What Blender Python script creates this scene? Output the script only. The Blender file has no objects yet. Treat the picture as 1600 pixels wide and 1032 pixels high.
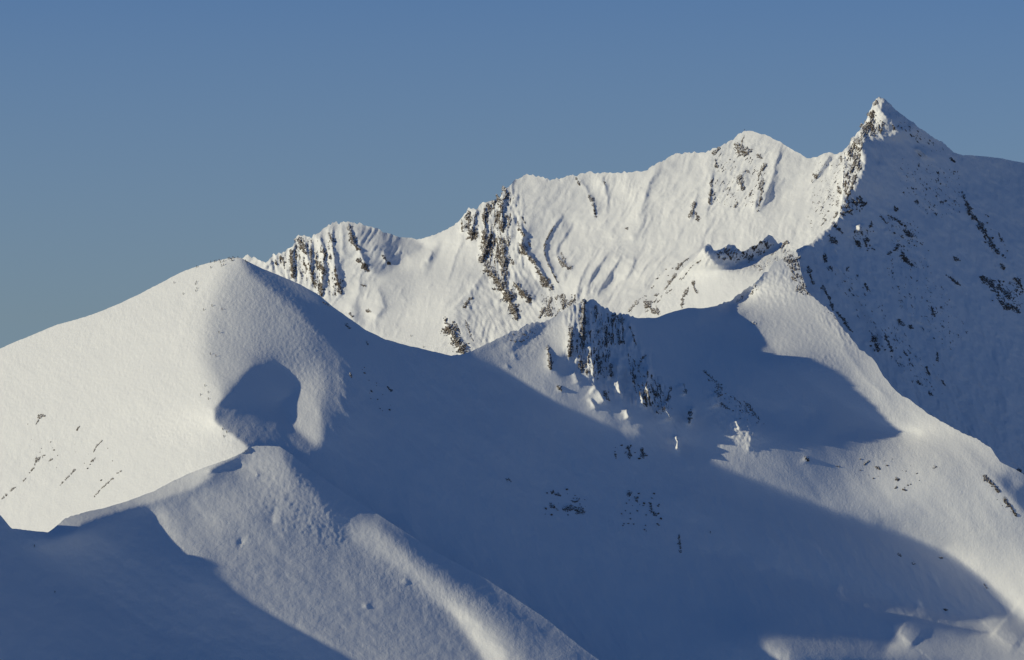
import bpy, bmesh, math, random, time
import numpy as np
T0=time.time()
sc=bpy.context.scene
# ---------------------------------------------------------------- camera
F=6667.0; CX,CY=800.0,516.0; PITCH=-math.radians(0.75)
cam_d=bpy.data.cameras.new('camera'); cam=bpy.data.objects.new('camera',cam_d); sc.collection.objects.link(cam)
cam_d.sensor_width=36; cam_d.lens=36*F/1600; cam_d.clip_start=10; cam_d.clip_end=90000
cam.location=(0,0,0); cam.rotation_euler=(math.pi/2+PITCH,0,0)
sc.camera=cam
# ---------------------------------------------------------------- sky + sun
SUN_EL=math.radians(15); SUN_AZ=math.radians(8)   # azimuth: 0 = exactly from the left, + = towards the camera
L=np.array([-math.cos(SUN_EL)*math.cos(SUN_AZ),-math.cos(SUN_EL)*math.sin(SUN_AZ),math.sin(SUN_EL)])
w=bpy.data.worlds.new('World'); sc.world=w; w.use_nodes=True
nt=w.node_tree; bg=nt.nodes['Background']
sky=nt.nodes.new('ShaderNodeTexSky'); sky.sky_type='NISHITA'; sky.sun_disc=False
sky.sun_elevation=SUN_EL; sky.sun_rotation=math.atan2(L[0],L[1])
sky.altitude=2500; sky.air_density=1.0; sky.dust_density=0.3; sky.ozone_density=6.0
# the camera looks along the thin cold air high above the valleys, so the deeper blue of the upper sky is used down to the skyline
tc=nt.nodes.new('ShaderNodeTexCoord'); vm=nt.nodes.new('ShaderNodeVectorMath'); vm.operation='MULTIPLY_ADD'
nt.links.new(tc.outputs['Generated'],vm.inputs[0]); vm.inputs[1].default_value=(1,1,1.6); vm.inputs[2].default_value=(0,0,.12)
vn=nt.nodes.new('ShaderNodeVectorMath'); vn.operation='NORMALIZE'; nt.links.new(vm.outputs[0],vn.inputs[0]); nt.links.new(vn.outputs[0],sky.inputs['Vector'])
# pale band of winter haze low over the horizon
sx=nt.nodes.new('ShaderNodeSeparateXYZ'); nt.links.new(tc.outputs['Generated'],sx.inputs[0])
mr=nt.nodes.new('ShaderNodeMapRange'); nt.links.new(sx.outputs['Z'],mr.inputs['Value'])
for k_,v_ in (('From Min',-.01),('From Max',.10),('To Min',.82),('To Max',0)): mr.inputs[k_].default_value=v_
mx=nt.nodes.new('ShaderNodeMix'); mx.data_type='RGBA'; nt.links.new(mr.outputs[0],mx.inputs['Factor']); nt.links.new(sky.outputs[0],mx.inputs['A']); mx.inputs['B'].default_value=(1.75,2.30,2.52,1)
nt.links.new(mx.outputs['Result'],bg.inputs[0]); bg.inputs[1].default_value=0.11
sd=bpy.data.lights.new('sun','SUN'); sd.energy=3.5; sd.angle=math.radians(0.5); sd.color=(1,0.91,0.63)
sun=bpy.data.objects.new('sun',sd); sc.collection.objects.link(sun)
from mathutils import Vector
sun.rotation_euler=Vector(L.tolist()).to_track_quat('Z','Y').to_euler()
sc.view_settings.view_transform='Standard'; sc.view_settings.look='None'
sc.view_settings.exposure=0.0; sc.view_settings.gamma=1; sc.view_settings.use_curve_mapping=False

# ---------------------------------------------------------------- maths helpers
cp,sp=math.cos(PITCH),math.sin(PITCH)
def world(u,v,d):
    """point seen at photo position (u,v) at distance d along the view axis"""
    a=(u-CX)/F*d; b=(CY-v)/F*d
    return np.stack([a, d*cp-b*sp, d*sp+b*cp],-1)
class Noise:
    def __init__(s,seed):
        r=np.random.RandomState(seed); s.p=r.permutation(256); s.p=np.concatenate([s.p,s.p]); a=r.rand(256)*2*np.pi
        s.g=np.stack([np.cos(a),np.sin(a)],-1)
    def __call__(s,x,y):
        xi=np.floor(x).astype(int); yi=np.floor(y).astype(int); xf=x-xi; yf=y-yi
        u=xf**3*(xf*(xf*6-15)+10); v=yf**3*(yf*(yf*6-15)+10)
        def gr(a,b):
            g=s.g[s.p[(s.p[(xi+a)&255]+yi+b)&255]]
            return g[...,0]*(xf-a)+g[...,1]*(yf-b)
        n0=gr(0,0)*(1-u)+gr(1,0)*u; n1=gr(0,1)*(1-u)+gr(1,1)*u
        return (n0*(1-v)+n1*v)*1.5
def fbm(seed,x,y,oct=4,gain=.5,ridged=False):
    t=0; a=1; tot=0
    for o in range(oct):
        n=Noise(seed+o*17)(x*2**o+o*3.7,y*2**o-o*5.1)
        if ridged: n=1-2*np.abs(n)
        t=t+a*n; tot+=a; a*=gain
    return t/tot
def pip(poly,U,V):
    ins=np.zeros(U.shape,bool); n=len(poly)
    for i in range(n):
        x0,y0=poly[i]; x1,y1=poly[(i+1)%n]
        if y0==y1: continue
        c=((y0>V)!=(y1>V))&(U<(x1-x0)*(V-y0)/(y1-y0)+x0)
        ins^=c
    return ins
def blur(a,s):
    if s<=0.3: return a
    r=int(3*s)+1; k=np.exp(-np.arange(-r,r+1)**2/(2*s*s)); k/=k.sum()
    p=np.pad(a,((r,r),(0,0)),'edge'); o=sum(k[i]*p[i:i+a.shape[0]] for i in range(2*r+1))
    p=np.pad(o,((0,0),(r,r)),'edge'); return sum(k[i]*p[:,i:i+a.shape[1]] for i in range(2*r+1))
def seg_dist(pts,U,V):
    """distance to a polyline, position along it 0..1, and side (+ = right of travel)"""
    best=np.full(U.shape,1e9); tt=np.zeros(U.shape); sd_=np.zeros(U.shape); n=len(pts)-1
    for i in range(n):
        x0,y0=pts[i]; x1,y1=pts[i+1]; dx,dy=x1-x0,y1-y0; l2=dx*dx+dy*dy+1e-9
        t=np.clip(((U-x0)*dx+(V-y0)*dy)/l2,0,1); ex=U-x0-t*dx; ey=V-y0-t*dy; d=np.hypot(ex,ey)
        m=d<best; best=np.where(m,d,best); tt=np.where(m,(i+t)/n,tt); sd_=np.where(m,np.sign(dx*ey-dy*ex),sd_)
    return best,tt,sd_
G=3.0   # spacing of the design grid (photo pixels)
def pcg(W,gxm,gzm,T,Wt,iters,x0=None,wx=1.0,wz=.25):
    ny,nx=W.shape; wxa=W[:,1:]*wx; wza=W[1:]*wz; e0=1e-6
    St=0 if Wt is None else Wt
    def div(ax,az):
        o=np.zeros((ny,nx)); o[:,:-1]-=ax; o[:,1:]+=ax; o[:-1]-=az; o[1:]+=az; return o
    def A(D): return div(wxa*(D[:,1:]-D[:,:-1]),wza*(D[1:]-D[:-1]))+(e0+St)*D
    b=div(wxa*gxm,wza*gzm)
    if Wt is not None: b=b+Wt*T; e0=1e-7
    kx=2-2*np.cos(np.pi*np.arange(nx)/nx); ky=2-2*np.cos(np.pi*np.arange(ny)/ny)
    den=(wx*kx[None]+wz*ky[:,None])+e0+(0 if Wt is None else float(Wt.mean()))
    px=np.exp(1j*np.pi*np.arange(nx)/(2*nx)); py=np.exp(1j*np.pi*np.arange(ny)/(2*ny))[:,None]
    def M(r):
        e=np.concatenate([r,r[:,::-1]],1); f=(np.fft.fft(e,axis=1)[:,:nx]*np.conj(px)).real
        e=np.concatenate([f,f[::-1]],0); c=(np.fft.fft(e,axis=0)[:ny]*np.conj(py)).real/den
        f=np.zeros((2*ny,nx),complex); f[:ny]=c*py; f[ny+1:]=np.conj(py[1:])[::-1]*c[1:][::-1]; a=np.fft.ifft(f,axis=0).real[:ny]
        f=np.zeros((ny,2*nx),complex); f[:,:nx]=a*px; f[:,nx+1:]=np.conj(px[1:])[::-1][None]*a[:,1:][:,::-1]
        return np.fft.ifft(f,axis=1).real[:,:nx]
    D=np.zeros((ny,nx)) if x0 is None else x0.copy(); r=b-A(D); z=M(r); p=z.copy(); rz=(r*z).sum(); r0=abs(rz)
    for i in range(iters):
        Ap=A(p); al=rz/(p*Ap).sum(); D+=al*p; r-=al*Ap
        z=M(r); rn=(r*z).sum()
        if abs(rn)<1e-8*r0+1e-14: break
        p=z+rn/rz*p; rz=rn
    return D
class Relief:
    """Depth of a mountainside over the picture plane, integrated from how its facets face."""
    def __init__(s,u0,u1,v0,v1,base):
        s.us=np.arange(u0,u1+G,G); s.vs=np.arange(v0,v1+G,G); s.U,s.V=np.meshgrid(s.us,s.vs)
        s.gx=np.full(s.U.shape,base[0]); s.gz=np.full(s.U.shape,base[1]); s.cls=np.full(s.U.shape,-1.0); s.T=None; s.Wt=None
    def facet(s,poly,gx,gz,feather=4,lit=None):
        m=blur(pip(poly,s.U,s.V).astype(float),feather/G)
        if lit is not None: s.cls[pip(poly,s.U,s.V)]=lit
        s.gx+= (gx-s.gx)*m; s.gz+=(gz-s.gz)*m
    def solve(s,top,wz=.25):
        vt=np.min([np.interp(s.us+k*3,top[:,0],top[:,1]) for k in range(-4,5)],0); W=np.where(s.V>vt[None]-8,1.0,.03)
        gxm=(s.gx[:,1:]+s.gx[:,:-1])/2*G; gzm=-(s.gz[1:]+s.gz[:-1])/2*G
        D=pcg(W,gxm,gzm,None,None,80,wz=wz); s.D=D-D.mean(); s.D0=s.D.copy(); s.c=0; s.W=W; s.W2=np.where(s.V>vt[None]-60,1.0,.03)*(.3+8*blur((s.cls>0).astype(float),2.5))
    def adjust(s,T,Wt,iters=260):
        """smallest smooth change of the relief that brings it to depth T where Wt says so (coarse grid)"""
        K=3; ny,nx=s.U[::K,::K].shape; D0=s.D0[::K,::K]
        c=pcg(s.W2[::K,::K],np.zeros((ny,nx-1)),np.zeros((ny-1,nx)),T-D0,Wt,iters,x0=s.c if np.ndim(s.c) else None)
        s.c=c
        x=(s.us-s.us[0])/(G*K); y=(s.vs-s.vs[0])/(G*K)
        i=np.minimum(x.astype(int),nx-2); j=np.minimum(y.astype(int),ny-2); fx=np.minimum(x-i,1)[None]; fy=np.minimum(y-j,1)[:,None]
        f=(c[j][:,i]*(1-fx)+c[j][:,i+1]*fx)*(1-fy)+(c[j+1][:,i]*(1-fx)+c[j+1][:,i+1]*fx)*fy
        s.D=s.D0+blur(f,1.6)
    def at(s,u,v):
        x=np.clip((u-s.us[0])/G,0,len(s.us)-1.001); y=np.clip((v-s.vs[0])/G,0,len(s.vs)-1.001)
        i=x.astype(int); j=y.astype(int); a=x-i; b=y-j; D=s.D
        return (D[j,i]*(1-a)+D[j,i+1]*a)*(1-b)+(D[j+1,i]*(1-a)+D[j+1,i+1]*a)*b
# ---------------------------------------------------------------- rock outcrops read from the photograph: (points, half width, depth out of the snow, label)
ROCKS=[
 ([(955,570),(956,590)],1.6,'dark streak between the two upper bright fins'),
 ([(989,578),(992,600)],1.6,'dark streak right of the slender bright fin'),
 ([(1008,612),(1009,634)],1.7,'dark rock just left of the largest bright fin foot'),
 ([(1068,600),(1073,616)],1.5,'dark rock right of the small lit tooth in the shade'),
 # far-left crag of the far mountain
 ([(438,401),(443,406)],1.6,'low brown rock step on the far crest just right of the rounded hill'),
 ([(469,377),(472,386),(477,396)],4.2,'broad brown rock face under the pointed left tooth of the far crest'),
 ([(455,392),(456,412),(458,433)],2.2,'thin upright black rock rib below the left tooth of the far crest'),
 ([(505,388),(508,398),(507,409)],2.0,'short black rock rib high between the two snowy teeth'),
 ([(498,410),(503,418),(507,428)],2.6,'dark rock patch in the middle of the ribbed far-left crag'),
 ([(484,415),(487,428),(492,443)],2.0,'narrow slanting rock rib low in the ribbed far-left crag'),
 ([(500,446),(502,460)],3.4,'stubby dark rock just above the hill outline on the far-left crag'),
 ([(515,366),(518,372),(524,378)],1.7,'small dark rock step beside the snow dome of the far-left crag'),
 ([(545,350),(549,366),(553,380),(562,390)],2.3,'long brown rock rib falling from the snow dome top'),
 ([(560,407),(566,413),(575,422)],2.4,'dark rock step below the end of the long brown rib'),
 ([(524,420),(526,438),(529,447),(533,459)],2.3,'broken chain of upright black rocks above the smooth snow pillow'),
 ([(598,400),(603,406),(609,412)],1.2,'thin dark rock lip in the grey shaded snow bowl'),
 ([(564,445),(571,447)],1.2,'tiny rock at the top of the rounded snow pillow'),
 ([(572,485),(580,487)],1.2,'tiny rock at the foot of the rounded snow pillow'),
 ([(546,490),(551,494)],1.8,'small rock low beside the hill outline under the snow pillow'),
 # brown buttress in the middle
 ([(721,344),(723,362)],1.2,'thin upright rock blade at the left end of the brown buttress'),
 ([(732,331),(731,352),(735,364)],4.2,'big brown rock tower at the left end of the brown buttress'),
 ([(745,364),(738,371),(731,372)],2.4,'brown rock foot curling under the left tower'),
 ([(757,327),(758,353),(756,368),(757,382)],2.4,'long upright black rock rib right of the brown tower'),
 ([(763,319),(766,332)],2.6,'short dark rock under the crest right of the brown tower'),
 ([(771,318),(779,313),(787,310),(792,303)],3.4,'dark rock band right on the stepped crest'),
 ([(788,294),(792,304)],2.0,'small brown rock cap where the crest rises to the plateau'),
 ([(784,319),(781,331),(778,341),(784,352),(785,362)],2.8,'crooked black rock rib dropping from the stepped crest'),
 ([(789,336),(798,343)],2.1,'small slanting rock right of the crooked rib'),
 ([(795,343),(796,354)],1.3,'thin upright rock under the small slanting rock'),
 ([(779,373),(786,376)],2.3,'rounded dark boulder in the middle of the brown buttress'),
 ([(768,366),(762,384),(759,398),(752,408)],3.8,'wide dark rock slab leaning left in the middle of the brown buttress'),
 ([(778,388),(782,408),(786,416)],2.6,'upright dark rib under the rounded boulder'),
 ([(786,381),(788,402),(787,424),(788,447)],3.0,'long straight black rib running down to the great diagonal slab'),
 ([(815,339),(820,348)],1.8,'small rock at the head of the right-hand rib'),
 ([(811,358),(819,368)],2.2,'brown rock knob on the right-hand rib'),
 ([(814,382),(819,394),(826,402),(836,410)],2.7,'brown rock band bending right on the right-hand rib'),
 ([(795,402),(802,413)],1.5,'little slanting rock between the two black ribs'),
 ([(836,414),(843,428),(852,442),(863,452)],3.3,'black diagonal slab ending the right-hand rib'),
 ([(760,414),(763,422),(773,431),(782,448),(792,460),(798,473),(804,487),(808,498)],4.4,'great black diagonal rock slab, the longest in the far face'),
 ([(803,441),(813,454),(827,469)],3.0,'shorter dark slab parallel to the great black slab'),
 ([(695,500),(700,512),(706,518),(712,530),(718,540),(725,551)],6.0,'large speckled black rock block low in the wide snow gully'),
 ([(709,504),(714,512),(719,521)],1.3,'thin rock edge along the top of the large speckled block'),
 ([(727,500),(732,515),(739,533)],1.3,'thin dashed rock line right of the large speckled block'),
 ([(726,479),(737,464)],2.0,'small rocks above the large speckled block'),
 ([(843,496),(848,486),(852,482)],2.4,'dark wedge rock low under the brown buttress, left of a pair'),
 ([(859,468),(858,480),(857,494)],2.4,'dark wedge rock low under the brown buttress, right of a pair'),
 ([(882,466),(880,482)],2.3,'dark upright rock in the gully left of the shaded crag top'),
 ([(891,476),(895,470),(899,465)],2.6,'brown rock cluster just above the shaded crag top'),
 ([(871,401),(880,412),(889,421),(894,416)],2.0,'hooked brown rock in the middle of the far face'),
 ([(877,394),(882,409)],1.3,'thin rock blade above the hooked brown rock'),
 ([(866,353),(852,378),(850,392),(854,407),(862,424),(872,441)],1.0,'long thin bowed rock line on the snow rib of the far face'),
 # crest in the middle
 ([(900,279),(906,290)],1.5,'short dark rock stroke close below the flat crest'),
 ([(921,307),(927,313)],2.6,'dark boulder with a snow cap below the flat crest'),
 ([(927,320),(929,331),(931,339)],1.4,'small chain of rocks under the snow-capped boulder'),
 ([(975,357),(980,357)],2.2,'round boulder alone in the smooth far face'),
 ([(944,283),(945,289)],1.1,'tiny rock below the flat crest'),
 ([(1115,240),(1124,232)],1.9,'rock notch on the crest left of the white dome peak'),
 ([(1119,250),(1119,262)],4.2,'square brown rock block left of the white dome peak'),
 ([(1150,225),(1157,234),(1164,237),(1173,236)],3.3,'dark rock band right under the white dome peak'),
 ([(1162,213),(1159,227)],1.3,'thin rock chimney above the band under the dome peak'),
 ([(1184,242),(1190,247)],1.4,'small rocks right of the band under the dome peak'),
 ([(1155,273),(1157,284),(1161,296)],2.1,'dark forked rock rib below the dome peak'),
 ([(1167,266),(1172,271)],1.4,'small rock right of the forked rib'),
 ([(1111,297),(1110,308),(1108,319)],1.9,'upright dark rock half way down left of the forked rib'),
 ([(1114,278),(1111,291)],1.0,'thin rock streak above the upright dark rock'),
 ([(1085,316),(1083,327),(1077,339)],1.8,'slanting rock at the left tip of the lower snow rib'),
 ([(1087,332),(1091,346)],1.7,'small rock pair at the right of the lower snow rib'),
 ([(1196,256),(1187,270),(1185,282)],2.0,'upper broken brown streak on the rib right of the dome peak'),
 ([(1192,280),(1188,292),(1191,300)],1.9,'middle broken brown streak on the rib right of the dome peak'),
 ([(1190,300),(1186,322)],1.2,'lower thin streak on the rib right of the dome peak'),
 ([(1175,297),(1171,307)],1.6,'dark specks left of the broken brown streaks'),
 ([(1152,316),(1148,323)],1.2,'lone small brown rock in open snow under the forked rib'),
 ([(1058,421),(1064,413),(1075,404)],1.4,'dashed stone row climbing to the jagged shaded wall'),
 ([(1040,452),(1048,440),(1056,428)],1.7,'brown stone row half way up the low lit rib'),
 ([(982,487),(990,478),(1000,468)],1.3,'lowest dashed stones beside the shaded crag saddle'),
 ([(1024,461),(1029,463)],2.6,'small brown triangular rock above the saddle'),
 ([(1012,476),(1019,483),(1028,489)],3.2,'brown rock lump just above the blue saddle'),
 ([(1066,480),(1067,465),(1076,449)],1.5,'thin upright rock row above the blue saddle'),
 # jagged wall and its lit neighbour
 ([(1083,440),(1084,450),(1088,457)],1.8,'rock notch on the small snow shoulder above the saddle'),
 ([(1170,410),(1173,404),(1177,400)],2.2,'brown rock at the right foot of the jagged shaded wall'),
 ([(1219,387),(1226,381),(1232,380)],2.4,'rocky cap of the small sunlit horn'),
 ([(1187,424),(1190,416)],1.7,'brown rock below the small sunlit horn'),
 ([(1134,389),(1138,397),(1142,404)],2.0,'dark rock in the middle of the jagged shaded wall'),
 ([(1120,396),(1124,404)],1.3,'small dark rock left in the jagged shaded wall'),
 ([(1195,378),(1199,388)],1.5,'small dark rock under the tip of the jagged shaded wall'),
 ([(1205,398),(1213,391)],1.2,'small stones on the sunlit edge below the horn'),
 # pyramid peak
 ([(1369,158),(1367,164)],1.6,'small brown rock cap at the very summit of the pyramid peak'),
 ([(1363,174),(1360,190),(1353,200),(1348,212),(1345,226)],2.7,'long brown rock ridge line down the left edge of the pyramid peak'),
 ([(1362,198),(1366,213)],2.2,'brown rock rib in the lit face of the pyramid peak'),
 ([(1341,216),(1334,228),(1328,242)],2.8,'brown rocks on the left shoulder of the pyramid peak'),
 ([(1338,246),(1334,256),(1331,268)],4.2,'large dark rock knob below the left shoulder of the pyramid peak'),
 ([(1324,270),(1325,279)],1.8,'small rock left below the large dark knob'),
 ([(1314,245),(1315,254)],1.4,'small rock by the skyline left of the pyramid peak'),
 ([(1395,196),(1397,202)],1.5,'small dark rock where sun meets shade on the pyramid peak'),
 ([(1272,272),(1276,279)],1.6,'rock at the foot of the slanted snow slab left of the pyramid'),
 ([(1337,275),(1334,284),(1330,294)],2.3,'upright brown rocks along the sun edge of the pyramid'),
 ([(1327,300),(1323,312)],2.7,'brown rock pillar on the bright edge below the pyramid'),
 ([(1311,291),(1314,301)],3.0,'brown rock clump in the bright snow left of the sun edge'),
 ([(1308,314),(1309,321)],1.3,'small rock under the brown clump'),
 ([(1291,342),(1288,346),(1284,352)],1.5,'slanting rock low in the bright gully'),
 ([(1308,332),(1304,340)],1.3,'small rock pair near the sun edge'),
 # shaded face of the pyramid
 ([(1338,318),(1344,314),(1351,318),(1345,323)],2.4,'ring-shaped black rock in the shaded face below the pyramid'),
 ([(1320,332),(1331,329)],2.3,'black rock just inside the shade by the sun edge'),
 ([(1295,368),(1300,374),(1305,377)],2.5,'black slanting rock in the shade above the small horn'),
 ([(1303,350),(1310,358),(1318,366)],1.5,'dashed dark streak in the shade beside the bright gully'),
 ([(1345,362),(1347,367)],2.4,'black rock right under the sunlit snow knob'),
 ([(1350,374),(1357,376)],2.3,'black rock second below the sunlit snow knob'),
 ([(1338,377),(1346,386)],2.0,'ragged dark rocks third below the sunlit snow knob'),
 ([(1362,388),(1367,390)],2.4,'lone black rock right of the ragged rocks'),
 ([(1397,322),(1400,328)],2.4,'star-shaped dark rock high in the shaded face'),
 ([(1362,345),(1361,353)],1.8,'upright dark rock right of the sunlit snow knob'),
 ([(1376,338),(1386,350)],1.1,'thin dark crescent in the middle of the shaded face'),
 ([(1387,337),(1401,343),(1409,352)],1.3,'arched row of dark stones in the shaded face'),
 ([(1414,361),(1425,369)],2.2,'dark rock at the end of the arched row'),
 ([(1399,390),(1405,382)],2.3,'dark rock wedge below the arched row'),
 ([(1408,394),(1413,404),(1424,414)],1.9,'dark broken rocks slanting right below the wedge'),
 ([(1388,397),(1392,395)],1.4,'small stone left of the dark wedge'),
 ([(1323,420),(1328,417)],1.4,'small star-like stone low in the shaded face'),
 ([(1288,396),(1290,408)],1.8,'loose dark rocks above the spur crest'),
 ([(1297,418),(1300,423)],1.4,'small dark stone right of the loose rocks'),
 ([(1431,315),(1437,318)],1.6,'dark stone high on the right of the shaded face'),
 ([(1470,317),(1480,313)],1.6,'dark stones beside the upper right gully'),
 ([(1434,240),(1440,246)],1.2,'dark rock beside the pale snow patch under the right arete'),
 ([(1484,247),(1492,253)],1.2,'dark speck rocks on the shoulder at the right of the arete'),
 ([(1503,301),(1511,318),(1514,334)],1.6,'upper dark rocks of the long right-hand rib'),
 ([(1514,334),(1526,343),(1535,356),(1542,368)],2.4,'black rock chain in the middle of the long right-hand rib'),
 ([(1545,372),(1552,384),(1560,396)],2.2,'black rock chain low on the long right-hand rib'),
 ([(1560,364),(1566,377)],1.3,'faint rock streak right of the long rib'),
 ([(1455,478),(1460,494)],1.6,'small dark rocks below the middle of the shaded face'),
 ([(1403,500),(1412,508)],1.7,'left stone pair in the lower shaded face'),
 ([(1421,509),(1427,514)],1.6,'right stone pair in the lower shaded face'),
 ([(1490,402),(1500,408)],2.4,'dark rocks near the right gully of the shaded face'),
 ([(1532,433),(1545,441),(1556,450)],2.5,'left part of the dark rock band at the right edge'),
 ([(1560,450),(1571,456),(1577,464)],2.4,'middle part of the dark rock band at the right edge'),
 ([(1562,470),(1575,481),(1584,480),(1592,488)],2.4,'lower hooked part of the dark rock band at the right edge'),
 ([(1588,436),(1599,452)],2.8,'dark rocks cut by the right edge of the view'),
 ([(1563,412),(1568,419)],2.2,'single dark rock above the band at the right edge'),
 ([(1479,430),(1500,446)],1.3,'slanting dark stones in the middle right of the shade'),
 ([(1366,528),(1369,538),(1372,547)],2.8,'black rock cluster behind the spur crest'),
 ([(1383,524),(1389,538),(1395,552)],1.4,'thin rock line right of the black cluster'),
 ([(1352,444),(1356,454)],1.5,'small upright rock in the middle of the shade'),
 ([(1415,552),(1421,562)],1.4,'small rock low behind the spur, uppermost of the lower row'),
 ([(1464,553),(1465,564)],1.4,'small upright rock alone low in the shade'),
 ([(1447,572),(1452,585)],1.2,'thin streak of stones low in the shade'),
 ([(1471,594),(1477,602)],1.3,'small slanting stone low in the shade'),
 ([(1452,613),(1457,618)],1.6,'dark stone just above the bright end of the spur'),
 ([(1433,596),(1441,602)],1.1,'tiny stones above the bright spur crest'),
 # crest and flank of the spur
 ([(1230,406),(1239,407),(1248,403)],3.0,'black rock head under the small sunlit horn'),
 ([(1237,434),(1243,438)],1.8,'dark stone on the edge of the grey slab'),
 ([(1246,452),(1256,448),(1251,457)],2.4,'dark rock corner at the right of the grey slab'),
 ([(1263,418),(1266,430),(1271,443)],1.5,'thin black rock line right of the spur crest'),
 ([(1285,448),(1296,467),(1302,484)],1.7,'black rock line following the spur crest, upper part'),
 ([(1308,488),(1320,503),(1331,519)],1.9,'black rock line following the spur crest, lower part'),
 ([(1174,503),(1181,507)],1.4,'small dark rocks at the left tip of the grey slab'),
 # shaded crag in the middle of the main ridge
 ([(913,471),(911,490),(910,510),(911,541)],2.4,'long black cleft at the left edge of the shaded crag'),
 ([(893,514),(891,536),(890,556)],2.3,'second black cleft stepping left below the shaded crag'),
 ([(930,480),(932,490)],1.9,'short dark rock high in the shaded crag'),
 ([(959,492),(958,507),(956,524)],1.9,'upright dark rib in the right of the shaded crag'),
 ([(970,493),(972,503)],2.4,'dark rock block at the top right of the shaded crag'),
 ([(946,516),(948,539)],1.8,'faint dark rib in the middle of the shaded crag'),
 ([(966,514),(967,537)],1.3,'thin dark streak below the top right block'),
 ([(985,511),(989,525),(994,539)],1.1,'slanting row of small stones right of the shaded crag'),
 ([(901,530),(902,552)],1.2,'thin dark streak right of the second cleft'),
 ([(856,544),(859,560),(861,577)],2.2,'leaning brown rock fin on the lit slope left of the crag'),
 ([(872,604),(877,610)],2.0,'small snow-topped rock below the leaning fin'),
 ([(908,566),(910,580)],2.0,'dark rock where the crag meets the lit slope'),
 ([(933,556),(935,568),(938,580)],2.1,'dark shadow side of the bright upright fin'),
 ([(944,612),(951,626)],2.0,'dark lower side of the bright slanting fin'),
 ([(1018,606),(1025,619)],1.8,'dark side of the largest bright fin'),
 ([(999,569),(1003,560),(1009,555)],1.3,'small dark stones right of the bright fins, upper'),
 ([(1044,624),(1046,612),(1048,606)],1.7,'small dark stones right of the largest fin'),
 ([(1100,579),(1112,590),(1127,606)],1.6,'slanting chain of dark rocks above the jagged sunlit patch'),
 ([(1163,627),(1175,640),(1187,656)],1.6,'dotted dark chain right of the jagged sunlit patch'),
 ([(1128,632),(1140,640)],1.6,'dark stones behind the jagged sunlit patch'),
 ([(1117,612),(1127,618)],2.0,'dark rock at the top of the jagged sunlit patch'),
 ([(1079,640),(1076,660)],1.6,'dark side of the small bright fin on its own'),
 ([(981,697),(983,705),(984,714)],1.8,'middle of the three dark marks below the crag'),
 ([(1003,702),(1005,716)],1.7,'right of the three dark marks below the crag'),
 ([(961,706),(963,716)],1.3,'left of the three dark marks below the crag'),
 ([(1061,836),(1062,848),(1063,861)],1.4,'thin upright dark streak alone in the lower shade'),
 ([(860,788),(866,793),(873,797)],2.0,'left lump of the black rock patch in the lower shade'),
 ([(880,795),(890,793),(900,795),(910,800)],2.7,'wide right lump of the black rock patch in the lower shade'),
 ([(893,782),(900,784),(906,779)],1.8,'upper lump of the black rock patch in the lower shade'),
 ([(860,768),(867,771),(875,774)],1.4,'dotted rocks above the black rock patch'),
 ([(982,768),(984,774)],1.7,'dark stone at the upper left of the lower stone field'),
 ([(991,776),(996,784)],1.9,'dark stone in the middle of the lower stone field'),
 ([(1015,786),(1019,800),(1025,806)],1.9,'dark stone chain at the right of the lower stone field'),
 ([(790,748),(799,753)],1.6,'small dark rock alone on the smooth blue flank'),
 ([(572,534),(575,539)],1.8,'dark boulder on the blue flank right of the rounded hill'),
 ([(540,507),(546,513)],1.3,'small dark rock close under the right outline of the rounded hill'),
 ([(506,472),(515,478)],1.2,'dark rocks on the right outline of the rounded hill'),
 ([(605,604),(611,610)],1.4,'small dark rock far down the blue flank'),
 ([(547,583),(549,590)],1.3,'small dark rock near the edge of the grey hill face'),
 # left flank of the rounded hill
 ([(61,653),(65,650),(68,649)],1.9,'dark rock with a tail high on the sunlit left flank'),
 ([(56,663),(60,657)],1.2,'small rock under the tailed rock on the left flank'),
 ([(66,713),(71,711)],1.8,'top rock of the group of three on the left flank'),
 ([(54,726),(57,719),(62,715)],2.2,'middle rock of the group of three on the left flank'),
 ([(76,721),(81,717)],1.3,'right rock of the group of three on the left flank'),
 ([(46,739),(53,731)],1.0,'thin rock tail below the group of three'),
 ([(17,767),(25,761)],1.7,'dark rock near the left edge of the view'),
 ([(3,780),(12,772)],1.1,'small rocks at the left edge of the view'),
 ([(140,727),(144,720),(147,717)],1.7,'pale brown rock in a small hollow of the left flank'),
 ([(93,759),(104,748),(117,734)],0.9,'long thin rock line slanting across the left flank'),
 ([(147,776),(160,762),(177,747)],1.0,'dotted rock line above the snow cornice'),
 ([(146,707),(151,697),(160,688)],0.9,'thin rock streak high in the middle of the left flank'),
 ([(120,672),(124,667)],1.1,'small dark rock under the grey band of the left flank'),
 ([(183,740),(190,736)],1.1,'small rock pair above the dotted rock line'),
 ([(36,752),(41,747)],1.0,'small stone above the rock near the left edge'),
 # right-hand sunlit hump
 ([(1368,729),(1374,733)],1.5,'brown rock with a snow cap on the sunlit hump'),
 ([(1398,749),(1402,748)],1.9,'darkest rock in the middle of the sunlit hump'),
 ([(1307,728),(1311,730)],1.1,'leftmost small stone on the sunlit hump'),
 ([(1351,725),(1357,721)],1.2,'small stone high on the sunlit hump'),
 ([(1398,763),(1401,761)],1.1,'small stone below the darkest rock'),
 ([(1411,765),(1415,766)],1.1,'small stone right below the darkest rock'),
 ([(1458,731),(1462,730)],1.1,'small stone on the ridge line of the sunlit hump'),
 ([(1256,714),(1262,718)],1.6,'blue-shadowed stone left of the sunlit hump'),
 ([(1538,745),(1550,756),(1560,768)],1.8,'rocky edge at the upper right of the sunlit hump'),
 ([(1570,782),(1580,794),(1588,806)],1.9,'rocky edge at the lower right of the sunlit hump'),
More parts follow.
